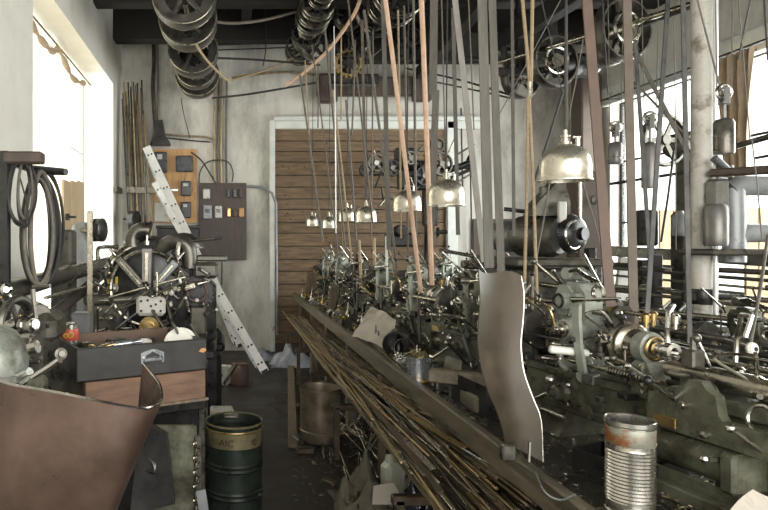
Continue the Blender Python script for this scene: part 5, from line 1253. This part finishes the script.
for k in range(22):
    y = 3.3+k*.285+rr.uniform(-.08,.08); x = rr.uniform(1.15,1.30); s_ = rr.uniform(.06,.12)
    if 4.25 < y < 5.6 or y < 4.0 and x < 1.25: x += .08
    mt_ = ('cast_dark','bench_wood','iron','tin_blue','cast_green')[k%5]; wd = ('black cast','oily wooden','iron','pale tin','green cast')[k%5]
    t = thing('parts_box', '%s open parts box on the bench front, number %d from the near end' % (wd, k+1), 'box', (x,y,BT)); t['label'] = '%s open parts box standing on the bench front at %s' % (wd, ('the metal shield','the deep black tray','the swarf tin','the steel hoop','the paper sheet','the third lathe','the fourth lathe','the fifth lathe','the sixth lathe','the last lathe','the far bench end')[k//2])
    t['group'] = 'parts boxes along the bench front'
    a = rr.uniform(-.4,.4); R_ = Matrix.Rotation(a,3,'Z'); c = V((x,y,BT)); m = MB().box(c+V((0,0,.004)), (s_,s_*1.3,.008), R=R_)
    for (dx,dy,w_,l_) in ((s_/2,0,.005,s_*1.3),(-s_/2,0,.005,s_*1.3),(0,s_*.65,s_,.005),(0,-s_*.65,s_,.005)): m.box(c+R_@V((dx,dy,s_*.3)), (w_,l_,s_*.6), R=R_)
    emit(m, 'box_walls', M[mt_], t)
    m = MB()
    for q in range(16):
        p = c+R_@V((rr.uniform(-.4,.4)*s_, rr.uniform(-.5,.5)*s_, s_*rr.uniform(.3,.7))); ax = V((rr.uniform(-1,1),rr.uniform(-1,1),rr.uniform(0,1)))
        m.lathe([(.006,0),(.011,.001),(.011,.02),(.006,.021),(.006,.04)], p, ax, 8)
    emit(m, 'turned_parts', M[('steel','brass','oily_steel')[k%3]], t)['kind'] = 'stuff'
m = MB()
for k in range(1500):
    y = 1.5+rr.random()*7.8; x = rr.uniform(1.12,2.0); q = V((x,y,BT+.003+rr.random()*.006)); a = rr.random()*6
    m.tube([q, q+V((math.cos(a)*.012,math.sin(a)*.012,.004)), q+V((math.cos(a+.9)*.02,math.sin(a+.9)*.02,.0))], .0022, 3)
o = single(m, 'metal_chips', M['chips'], 'fine metal chips scattered all over the long workbench', 'chips'); o['kind'] = 'stuff'
m = MB()
for k in range(380):
    q = V((rr.gauss(1.50,.07), rr.gauss(1.98,.10), BT+.004+rr.random()*.012)); a = rr.random()*6
    m.box(q, (.014,.006,.003), R=Matrix.Rotation(a,3,'Z')@Matrix.Rotation(rr.uniform(-.6,.6),3,'X'))
o = single(m, 'brass_chips', M['chips_gold'], 'heap of bright brass chips beside the ribbed tin', 'chips'); o['kind'] = 'stuff'
# tan metal sheet corner lower right
a = V((1.33,1.36,1.03)); rows = [[V((1.30+.5*u, 1.42+.25*v-.1*u, 1.03+.12*v*(1-u)+.02*math.sin(u*3))) for u in [i/6 for i in range(7)]] for v in [j/6 for j in range(7)]]
p0 = W(730,510,1.55); p1 = W(752,490,1.60); p2 = W(790,502,1.6); p3 = W(770,540,1.5)
rows = [[p0.lerp(p3,u).lerp(p1.lerp(p2,u),v)+V((0,0,.006*math.sin(u*4+v*3))) for u in [i/6 for i in range(7)]] for v in [j/6 for j in range(7)]]
t = thing('tan_metal_scoop', 'corner of a worn tan metal scoop at the bottom right corner', 'scoop', (p0.x, p0.y, BT))
emit(MB().sheet(rows, .005), 'scoop_sheet', M['paper'], t)
emit(MB().box((p0.x+.07,p0.y+.02,(BT+p0.z-.02)/2), (.05,.05,max(.02,p0.z-.03-BT))), 'scoop_foot', M['iron'], t)

# bell-ended motor on the rear bench
t = thing('bell_ended_motor', 'large dark rounded motor with a round bell end on the rear bench', 'motor', W(560,268,4.9))
def K(px, py, dd=0): return W(px, py, 4.9+dd)
m = MB().lathe([(.15,-.30),(.17,-.27),(.17,0),(.14,.06)], K(553,236,.05), (.55,-1,0), 32); m.box(K(535,232,.2), (.30,.30,.26), ch=.07); emit(m, 'motor_body', M['cast_dark'], t)
m = MB().lathe([(.15,0),(.155,.02),(.13,.07),(.07,.10),(.05,.10),(.05,.13),(0,.13)], K(569,234,-.06), (.55,-1,0), 32); eb = eb = emit(m, 'bell_end', M['iron_black'], t)
m = MB().ring(K(574,235,-.16), (.55,-1,0), .105, .010, 28, 6); emit(m, 'bell_ring', M['steel'], eb)
m = MB().prism([(-.14,0),(.16,0),(.16,.10),(.12,.25),(.06,.27),(.0,.20),(-.10,.10)], K(545,216,.05), X1, Z1, -.08, .08); m.box(K(543,193,.02), (.05,.04,.10), ch=.006); emit(m, 'terminal_casting', M['iron'], t)
emit(MB().box(K(562,212,-.12), (.06,.03,.16), ch=.006), 'white_oil_glass', M['ceramic'], t)
emit(MB().rod(K(580,222,-.1), K(580,180,-.1), .012, None, 12), 'upright_rod', M['steel'], t)
m = MB().box(K(552,262,.05), (.75,.4,.06), ch=.012); m.box((K(552,262).x,4.95,(K(0,266).z-.92)/2+.9), (.5,.3,K(0,266).z-.92), ch=.02); emit(m, 'mounting_plinth', M['cast_dark'], t)
# box with blue lid & dark round machine left of it
m = MB().lathe([(.12,-.1),(.14,-.08),(.14,.15),(.10,.18)], W(508,236,5.4), (.3,-1,0), 26); m.box(W(508,262,5.4), (.4,.3,.1), ch=.02); m.box((W(508,262,5.4).x,5.4,1.2),(.3,.25,.66))
single(m, 'blue_grey_drum_motor', M['blue_steel'], 'blue-grey drum-shaped motor behind the tan cords', 'motor')
m = MB().rod(W(504,209,5.3), W(546,214,5.2), .018, None, 10); m.lathe([(.03,0),(.03,.03)], W(540,213,5.2), (1,0,0), 10); m.rod(W(541,213,5.21), W(541,235,5.25), .012)
single(m, 'black_lever_bar', M['iron_black'], 'black horizontal lever bar left of the bell-ended motor', 'bar')
m = MB()
c = W(596,185,5.6)
t = thing('brown_upright_machine', 'brown upright machine column with small wheel behind the reddish belt', 'machine', (c.x, 5.7, 0))
emit(MB().box((c.x-.02,5.75,1.2), (.24,.2,2.4), ch=.02), 'machine_column', M['wall_brown'], t)
emit(MB().lathe([(.05,0),(.055,.02),(.02,.03),(.02,.05)], W(596,200,5.6), (.1,-1,0), 18), 'small_wheel', M['iron'], t)
# grey pipe-framed press at the right
d_ = 3.9
t = thing('pipe_framed_press', 'grey cast press with thick rounded frame tubes at the right edge', 'press', W(730,250,d_))
emit(MB().tube([W(734,262,d_),W(734,215,d_),W(733,188,d_)], .062, 20), 'upright_tube', M['grey_paint'], t)
emit(MB().tube(smooth([W(728,190,d_),W(738,186,d_),W(770,186,d_),W(810,187,d_)],4), .062, 18), 'upper_arm_tube', M['grey_paint'], t)
emit(MB().tube(smooth([W(731,242,d_),W(742,234,d_),W(775,233,d_),W(812,232,d_)],4), .058, 18), 'lower_arm_tube', M['grey_paint'], t)
m = MB().box(W(717,198,d_-.02), (.08,.12,.24), ch=.02); m.lathe([(.06,0),(.065,.02),(.065,.24),(.05,.26)], W(716,246,d_-.05), Z1, 24); emit(m, 'ram_housing', M['weight_iron'], t)
m = MB().box(W(722,252,d_), (.34,.3,.04), ch=.01); m.rod(W(724,178,d_), W(724,166,d_), .05, .05, 14); m.box((W(740,252,d_).x,d_,.62),(.7,.4,1.24),ch=.03); emit_split(m, 'press_table', M['cast_dark'], t)
m = MB().rod(W(714,158,d_-.05), W(728,170,d_-.05), .025, .02, 12); emit(m, 'blue_plunger', M['blue_steel'], t)
# handwheel machine in front of the window left of the column
c = W(664,140,4.9); t = thing('window_hand_wheel', 'spoked hand wheel machine standing in front of the window left of the column', 'machine', (c.x+.1,5.0,0))
m, h, s = pulley_mesh(c, (.2,-1,0), .21, .05, 6, hub=.04); hw = emit(m, 'hand_wheel', M['iron'], t); emit(h, 'hub', M['iron'], hw); emit(s, 'spokes', M['iron'], hw)
m = MB().box((W(686,0,5.05).x,5.05,1.0), (.15,.2,2.0), ch=.03); m.lathe([(.09,-.1),(.10,-.08),(.10,.1),(.08,.12)], W(682,145,5.0), (.2,-1,0), 22); m.box((W(686,0,5.05).x,5.05,2.25), (.09,.16,.6), ch=.02); emit(m, 'machine_column', M['cast_dark'], t)
emit(MB().lathe([(.05,0),(.06,.02),(.06,.14),(.04,.17),(.02,.2)], W(680,236,4.9), Z1, 18), 'grease_pot', M['grey_paint'], t)
m = MB().box(W(645,228,5.2), (.16,.14,.3), ch=.02); m.box((W(645,228,5.2).x,5.2,.8),(.14,.14,1.6)); single(m, 'dark_gear_case', M['iron_black'], 'dark gear case under the long rounded counterweight', 'gear case')
# boards and yellow boxes at the right window sill
for (x0, y0, x1, y1, lab) in ((659,210,672,246,'yellow-tan board leaning in the right window left of the column'),(673,210,690,246,'second yellow-tan board in the window just left of the column'),(745,208,757,248,'yellow-tan board in the window behind the grey press'),(758,208,775,248,'second yellow-tan board behind the grey press at the right edge')):
    d1 = 6.9 if x0 < 700 else 5.9
    a = W(x0,y0,d1); b = W(x1,y1,d1)
    sc_ = 1.0; single(MB().box(((a.x+b.x)/2, d1, (a.z+.3)/2+.0), (b.x-a.x,.03,a.z-.3), ch=.004), 'tan_board', M['plank_tan'], lab, 'board')
single(MB().box((4.9,6.5,.15), (1.0,1.6,.3), ch=.02), 'low_wooden_platform', M['old_wood'], 'low wooden platform under the right window carrying the boards', 'platform')
# grey slanted board in front of the window
a = W(611,240,6.0); m = MB().prism([(0,0),(.14,0),(.17,.6),(.07,.6)], V((a.x,6.0,1.0)), X1, Z1, 0, .04); m.box((a.x+.1,6.02,.5),(.2,.1,1.0)); single(m, 'pale_slanted_plate', M['ceramic'], 'pale slanted plate standing between the two brown belts before the window', 'plate')
# brown curtain at the right window
rows = []
for i in range(14):
    z = 3.70-i*.118; wd_ = .50*(1-.45*(i/13))
    rows.append([V((5.28-.04*math.sin(j*1.25+i*.25), 6.42+wd_*(j-9)/18, z)) for j in range(19)])
single(MB().sheet(rows, .005), 'brown_curtain', M['curtain_brown'], 'gathered brown curtain hanging at the right window', 'curtain')
m = MB().tube([(5.30,8.8,3.74),(5.30,7.0,3.73),(5.30,4.9,3.74),(5.30,3.2,3.73)], .014, 8)
for y in (8.6,6.4,4.2): m.box((5.42,y,3.73),(.26,.02,.02))
single(m, 'curtain_rod', M['iron_black'], 'thin dark curtain rod along the top of the right window', 'rod')
# mechanism hanging in front of the board door
d_ = 8.9
t = thing('wall_press_mechanism', 'dark old mechanism with two round wheels mounted at the right half of the board door', 'machine', W(420,170,d_))
def H(px, py, dd=0): return W(px, py, d_+dd)
for (px, py, r_, mt_) in ((392,168,.12,'iron_black'),(410,158,.10,'iron'),(424,176,.14,'iron_black'),(376,163,.13,'iron'),(437,145,.11,'pulley'),(441,164,.17,'pulley'),(366,170,.10,'iron_black')):
    m, h, s = pulley_mesh(H(px,py,-.1), (.1,-1,0), r_, .06, 5, hub=.035); o = emit(m, 'wheel', M[mt_], t); emit(h, 'hub', M['ceramic' if px == 376 else 'iron'], o); emit(s, 'spokes', M[mt_], o)
m = MB().box(H(405,165,.05), (1.05,.12,.12), ch=.02); m.box(H(415,180,.05), (.5,.14,.3), ch=.03); m.box(H(430,195,.1), (.20,.14,.9), ch=.02); m.box(H(405,155,.05),(.3,.1,.2),ch=.02); emit(m, 'main_frame', M['iron_black'], t)
m = MB().tube([H(441,172,0),H(462,166,-.05),H(472,162,-.1)], .05, 10); m.rod(H(446,180,0), H(474,168,-.1), .025); m.rod(H(360,166,0), H(470,168,0), .02); m.lathe([(.03,0),(.05,.01),(.05,.05),(.02,.1)], H(470,162,-.1), Z1, 12); emit(m, 'swing_arm', M['iron_black'], t)
rr = random.Random(14)
for k in range(34):
    a = H(rr.uniform(365,458), rr.uniform(148,205), -.05); emit(MB().rod(a, a+V((rr.uniform(-.25,.25),-.05,rr.uniform(-.25,.25))), .014), 'linkage_rod', M[rr.choice(('iron','iron_black','oily_steel'))], t)
m = MB().rod((H(430,0).x,9.0,.0), (H(430,0).x,9.0,2.4), .05); emit(m, 'standing_post', M['iron_black'], t)
m = MB().lathe([(.08,0),(.085,.02),(.085,.2),(.07,.22)], H(398,231,0), (0,-1,0), 20); m.box(H(400,240,.1), (.4,.3,.2), ch=.03); m.box((H(400,0).x,9.0,.6),(.3,.3,1.2)); m.lathe([(.07,0),(.07,.02),(.03,.03),(.03,.14)], H(437,232,-.1), (1,-.1,0), 18)
t = thing('far_motor', 'black motor on a stand in front of the board door beside the bench', 'motor', (H(400,0).x,9.0,0)); emit_split(m, 'motor_casing', M['iron_black'], t)
# white post right of door
m = MB().box(W(452,230,9.6), (.16,.06,.75), ch=.01); m.box((W(452,230,9.6).x,9.6,.8),(.16,.06,1.6),ch=.01); single(m, 'white_narrow_board', M['frame_paint'], 'white narrow board standing right of the board door', 'board')
# small wall items on the white wall right of the door
for k, (px, y0, y1) in enumerate(((461,108,205),(470,150,250))):
    single(MB().tube(smooth([W(px,y0,9.9),W(px+1,(y0+y1)/2,9.9),W(px+2,y1,9.9)],4), .012, 6), 'wall_cable', M['cord_black'], 'thin dark cable on the white wall right of the door, %s one' % ('upper','lower')[k], 'cable')

# ------------------------------------------------------------ FLOOR and under the bench
# green oil drum
p = V((.058,3.95,0)); t = thing('green_oil_drum', 'dark green oil drum with a yellowish rim in the aisle', 'drum', p)
r_ = .178
prof = [(0,.012),(r_-.01,.012),(r_-.006,0),(r_,.004),(r_,.15)]
for zz in (.17,.20,.34,.37): prof += [(r_,zz-.012),(r_+.007,zz),(r_,zz+.012)]
prof += [(r_,.60),(r_+.006,.604),(r_+.008,.614),(r_+.003,.620),(r_-.006,.614),(r_-.008,.60),(r_-.008,.55),(0,.55)]
emit(MB().lathe(prof, p, Z1, 48), 'drum_body', M['drum_green'], t, 25)
def band(z0, z1, rr_, mt_, nm):
    return emit(MB().lathe([(rr_-.003,z0),(rr_,z0+.002),(rr_,z1-.002),(rr_-.003,z1)], p, Z1, 48, False), nm, M[mt_], t)
band(.48,.575,r_+.0025,'drum_band','yellow_band')
emit(MB().ring(p+V((0,0,.614)), Z1, r_+.003, .008, 48, 7), 'rolled_rim', M['drum_band'], t)
emit(MB().ring(p+V((0,0,.583)), Z1, r_+.003, .005, 48, 6), 'lower_rim', M['rod_gold'], t)
m = MB().box(p+V((-.02,.155,.60)), (.10,.05,.03), ch=.01); emit(m, 'dented_rim', M['tin'], t)
emit(MB().lathe([(.0,.552),(r_-.01,.552)], p, Z1, 40, False), 'oil_surface', M['iron_black'], t)
def text_on(s, ang, z, h, mt_, nm='rim_letter'):
    c = bpy.data.curves.new(nm, 'FONT'); c.body = s; c.size = h; c.extrude = .001; c.align_x = 'CENTER'; c.materials.append(M[mt_])
    tmp = bpy.data.objects.new(nm, c); col.objects.link(tmp)
    dg = bpy.context.evaluated_depsgraph_get(); me = bpy.data.meshes.new_from_object(tmp.evaluated_get(dg)); bpy.data.objects.remove(tmp)
    R0 = r_+.0032
    for v in me.vertices:
        a = ang+v.co.x/R0; rad = R0+v.co.z; v.co = V((rad*math.sin(a), -rad*math.cos(a), z+v.co.y))
    me.materials.clear(); me.materials.append(M[mt_])
    o = bpy.data.objects.new(nm, me); col.objects.link(o); o.parent = t; return o
text_on('AIC', -.28, .502, .060, 'drum_print', 'rim_lettering')
text_on('e', .75, .500, .085, 'drum_print', 'rim_lettering')
m = MB()
# rusty bucket on a block, plank, crates
p = W(320,443,5.35); p.z = 0; t = thing('rusty_bucket', 'rusty brown cylindrical bucket standing on the floor under the rods', 'bucket', p)
rb = .172
emit(MB().lathe([(rb-.02,.05),(rb-.01,.05),(rb-.004,.06),(rb-.004,.12),(rb+.003,.125),(rb+.003,.14),(rb-.004,.145),(rb,.48),(rb+.006,.485),(rb+.006,.50),(rb,.50),(rb-.004,.48),(rb-.01,.10),(0,.10)], p, Z1, 40), 'bucket_body', M['bucket_rust'], t)
m = MB().box(p+V((-.02,-.01,.022)), (.24,.24,.044), ch=.008); m.lathe([(.10,0),(.11,.005),(.11,.06)], p, Z1, 20); emit(m, 'bucket_base', M['iron_black'], t)
m = MB().box(p+V((-.15,-.05,.44)), (.03,.03,.05), ch=.006); m.box(p+V((.15,-.05,.44)), (.03,.03,.05), ch=.006); emit(m, 'handle_ear', M['oily_steel'], t)
m = MB()
a = W(293,446,5.25); a.z=.02; b = W(291,364,8.6); b.z=.02
ax = (b-a); L = ax.length; x_ = ax.normalized(); R = Matrix((x_, Z1.cross(x_), Z1)).transposed()
single(MB().box((a+b)/2, (L,.085,.035), R=R, ch=.005), 'floor_plank', M['old_wood'], 'long narrow wooden plank lying on the floor left of the rusty bucket', 'plank')
# small round tin behind bucket and things on the floor at the back
p = W(316,388,7.0); p.z = 0; single(MB().lathe([(.07,0),(.075,.01),(.075,.16),(.09,.165),(.09,.18),(0,.18)], p, Z1, 20), 'small_lidded_tin', M['bucket_rust'], 'small dark lidded tin behind the rusty bucket', 'tin')
p = W(240,381,7.6); p.z=0; single(MB().lathe([(.09,0),(.11,.03),(.115,.16),(.10,.24),(.09,.25),(.095,.27),(.085,.27),(0,.22)], p, Z1, 26), 'dark_brown_jar', M['leather_red'], 'dark reddish brown round jar on the floor left of the ladder foot', 'jar')
p = W(222,378,7.6); p.z=0; t = thing('white_floor_box', 'white metal box with a dark hole on the floor beside the brown jar', 'box', p)
emit(MB().box(p+V((0,0,.12)), (.13,.12,.24), rz=.2, ch=.01), 'box_body', M['ceramic'], t); emit(MB().lathe([(.02,0),(.02,.01),(0,.01)], p+V((-.01,-.065,.13)), -Y1, 14), 'dark_hole', M['iron_black'], t)
m = MB().lathe([(.045,0),(.05,.01),(.05,.2),(.03,.22),(0,.22)], W(229,376,7.7)-V((0,0,W(229,376,7.7).z)), Z1, 18); single(m, 'grey_bottle', M['ceramic'], 'grey bottle between the white floor box and the brown jar', 'bottle')
p = W(222,420,4.6); p.z = 0; single(MB().box((p.x,4.6,.26), (.17,.14,.52), rz=.1, ch=.012), 'pale_metal_box', M['ceramic'], 'pale scuffed metal box standing right behind the green drum', 'box')
a = W(214,365,6.8); b = W(205,400,6.0)
single(MB().rod(W(236,365,6.9), W(212,402,6.0), .018), 'floor_stay_bar', M['iron'], 'slanting iron stay bar near the floor behind the green drum', 'bar')
# dark machine body under the radial machine, to the right
m = MB().box((-.14,5.4,.42), (.22,.5,.84), ch=.04); m.box((-.14,5.4,.88), (.28,.56,.07), ch=.02); m.box((-.13,5.3,.97), (.2,.3,.12), ch=.03)
single(m, 'dark_machine_stand', M['iron_black'], 'dark machine stand between the radial machine and the ladder', 'stand')
# crumpled clear plastic at the back by the ladder foot
def crumple(name, c, sx_, sy_, h, mt_, lab, cat, seed, n=22, amp=.5):
    rows = []
    for i in range(n):
        r = []
        for j in range(n):
            u = i/(n-1)*2-1; v = j/(n-1)*2-1; rad = min(1, math.hypot(u,v))
            z = h*(1-rad**2)*(.6+amp*noise.noise(V((u*2.3+seed, v*2.3, seed))))+h*.35*abs(noise.noise(V((u*5+seed, v*5, 3+seed))))*(1-rad*.8)
            r.append(V((c[0]+u*sx_*(1+.15*noise.noise(V((v*3,seed,0)))), c[1]+v*sy_, c[2]+max(.003, z))))
        rows.append(r)
    return single(MB().sheet(rows, .003), name, M[mt_], lab, cat)
crumple('clear_plastic_sheet', (.95,8.9,0), .30,.30,.30,'clear_plastic','crumpled clear plastic sheet on the floor before the board door','plastic sheet',1.3,26,1.0)
crumple('clear_plastic_bag', (.55,9.3,0), .20,.22,.16,'clear_plastic','low crumpled clear plastic bag between ladder foot and plastic sheet','bag',4.3)
c = W(420,506,3.75); crumple('black_plastic_bag', (c.x,3.72,0), .24,.26,.27,'black_plastic','shiny black plastic bag on the floor under the rods, lower centre','bag',2.2,30,.9)
c = W(365,480,4.1); crumple('brown_rag_heap', (c.x,4.15,0), .20,.22,.26,'cloth','brown oily rag heap on the floor left of the white bottle','rags',6.2,26,1.0)
c = W(465,470,3.0)
# white bottle
p = W(393,478,4.1); p.z = .0; t = thing('cream_plastic_canister', 'cream white plastic canister standing among rods and rags', 'canister', p)
m = MB().box(p+V((0,0,.15)), (.15,.12,.30), rz=.3, ch=.03); m.lathe([(.035,0),(.03,.03),(.022,.05),(.022,.07)], p+V((-.02,0,.30)), Z1, 18); emit_split(m, 'canister_body', M['bottle_plastic'], t)
emit(MB().lathe([(.026,0),(.026,.025),(0,.027)], p+V((-.02,0,.355)), Z1, 18), 'screw_cap', M['iron_black'], t)
emit(MB().tube(smooth([p+V((.02,-.02,.31)),p+V((.05,0,.345)),p+V((.07,.01,.31))],4), .009, 8), 'carry_handle', M['bottle_plastic'], t)
# brown flat board pieces in the rods
m = MB().prism([(0,0),(.16,.02),(.12,.42),(.02,.40)], W(452,505,3.1)+V((-.06,0,-.02)), X1, (0,.45,.9), 0, .02); single(m, 'brown_flat_board', M['leather'], 'brown flat board sticking up among the rods at the bottom centre', 'board')
m = MB().prism([(0,0),(.20,0),(.16,.14),(.03,.12)], W(372,505,3.8)+V((0,0,.0)), X1, (0,.6,.5), 0, .01); single(m, 'yellowed_paper', M['paper'], 'piece of yellowed paper on the floor at the bottom edge', 'paper')
# cross brackets carrying the rods
for k, y in enumerate((2.2,3.2,5.0,6.3,7.6,8.9)):
    m = MB().box((1.12,y,.42), (.52,.05,.05), ch=.006); m.box((.90,y,.21), (.04,.05,.42)); m.box((1.34,y,.21), (.04,.05,.42))
    single(m, 'rod_trestle', M['rod_dark'], 'low trestle under the bench holding the rods, %s from the front' % ('first','second','third','fourth','fifth','last')[k], 'trestle')
# the rods
rr = random.Random(5)
for k in range(250):
    far = rr.uniform(6.8,9.3) if rr.random() < .75 else rr.uniform(4.6,6.8); near = rr.uniform(2.3,3.1) if rr.random() < .7 else rr.uniform(3.1,4.4)
    lay = rr.random()
    dr0 = 1.30-lay*.26; dr1 = 1.30-lay*.32+rr.uniform(-.07,.07)
    x0 = dr0*rr.uniform(.82,1.06); x1 = dr1*(.79+.42*rr.random())
    z0 = 1.75-dr0; z1 = 1.75-dr1
    sag = rr.uniform(-.03,.05); bow = rr.uniform(-.04,.05)
    pts = []
    n = 9
    for i in range(n):
        t_ = i/(n-1); y = far+(near-far)*t_
        pts.append(V((x0+(x1-x0)*t_+bow*math.sin(PI*t_), y, max(.015, z0+(z1-z0)*t_-sag*math.sin(PI*t_)+.012*math.sin(t_*9+k)))))
    mt_ = rr.choices(('rod_tan','rod_dark','rod_gold','oily_steel'), (.42,.36,.10,.12))[0]
    r_ = rr.choice((.004,.005,.006,.0075)); word = {'rod_tan':'tan','rod_dark':'dark brown','rod_gold':'golden','oily_steel':'greyish steel'}[mt_]
    if rr.random() < .12: mb = MB().tube(pts, .01, flat=(.014,.002), up=(1,0,.3)); nm = 'metal_strip'; w2 = 'strip'
    else: mb = MB().tube(pts, r_, 6); nm = 'metal_rod'; w2 = 'rod'
    single(mb, nm, M[mt_], 'long thin %s metal %s in the big pile under the workbench' % (word, w2), w2, '%s %ss under the bench' % (word, w2))
# stray rods on the floor
for k in range(46):
    a = V((rr.uniform(.78,1.35), rr.uniform(3.6,5.6), .012+rr.uniform(0,.05))); an = rr.uniform(.7,1.9); L = rr.uniform(.2,.8)
    b = a+V((math.cos(an)*L, math.sin(an)*L, rr.uniform(-.0,.10))); mt_ = rr.choice(('rod_tan','rod_dark','oily_steel'))
    word = {'rod_tan':'tan','rod_dark':'dark brown','oily_steel':'steel'}[mt_]
    single(MB().rod(a, b, rr.choice((.004,.006,.008)), None, 6), 'scrap_rod', M[mt_], 'short %s scrap rod lying on the floor around the rusty bucket and rags' % word, 'rod', '%s scrap rods on the floor' % word)
single(MB().rod(W(352,418,4.9), W(378,478,4.0), .006), 'steel_rod', M['steel'], 'bright thin steel rod slanting down right of the rusty bucket', 'rod')
# scrap blocks and litter
for k in range(40):
    c = V((rr.uniform(.60,1.35), rr.uniform(3.3,6.6), 0)); s_ = rr.uniform(.03,.09); mt_ = rr.choice(('old_wood','iron','rod_dark','cast_dark','leather','rust_sheet'))
    word = {'old_wood':'wooden','iron':'iron','rod_dark':'dark brown metal','cast_dark':'black cast','leather':'leather','rust_sheet':'rusty'}[mt_]
    single(MB().box(c+V((0,0,s_*.3)), (s_*1.8,s_,s_*.6), rz=rr.random()*3, ch=.008), 'scrap_piece', M[mt_], 'small %s scrap piece lying on the floor under the rods' % word, 'scrap', '%s scrap pieces on the floor' % word)
m = MB()
for k in range(1400):
    q = V((rr.gauss(.98,.22), rr.uniform(3.0,8.5), .003+rr.random()*.02)); a = rr.random()*6; m.box(q, (rr.uniform(.01,.04),.008,.004), R=Matrix.Rotation(a,3,'Z')@Matrix.Rotation(rr.uniform(-.7,.7),3,'X'))
o = single(m, 'floor_litter', M['litter_mat'], 'loose litter and chips on the floor below the workbench', 'litter'); o['kind'] = 'stuff'
for k, pts in enumerate(([(430,370,3.6),(436,392,3.5),(432,408,3.4),(440,420,3.35),(446,432,3.3),(450,425,3.3)],[(450,440,3.0),(462,448,2.8),(486,462,2.6),(512,470,2.4),(530,468,2.3)],[(536,472,2.15),(545,492,2.0),(560,500,1.95),(575,495,1.9)])):
    single(MB().tube(smooth([W(*p) for p in pts],5), .0035, 6), 'loose_wire', M['tin_blue'], 'thin pale loose wire hanging below the bench edge, %s of three' % ('farthest','middle','nearest')[k], 'wire')
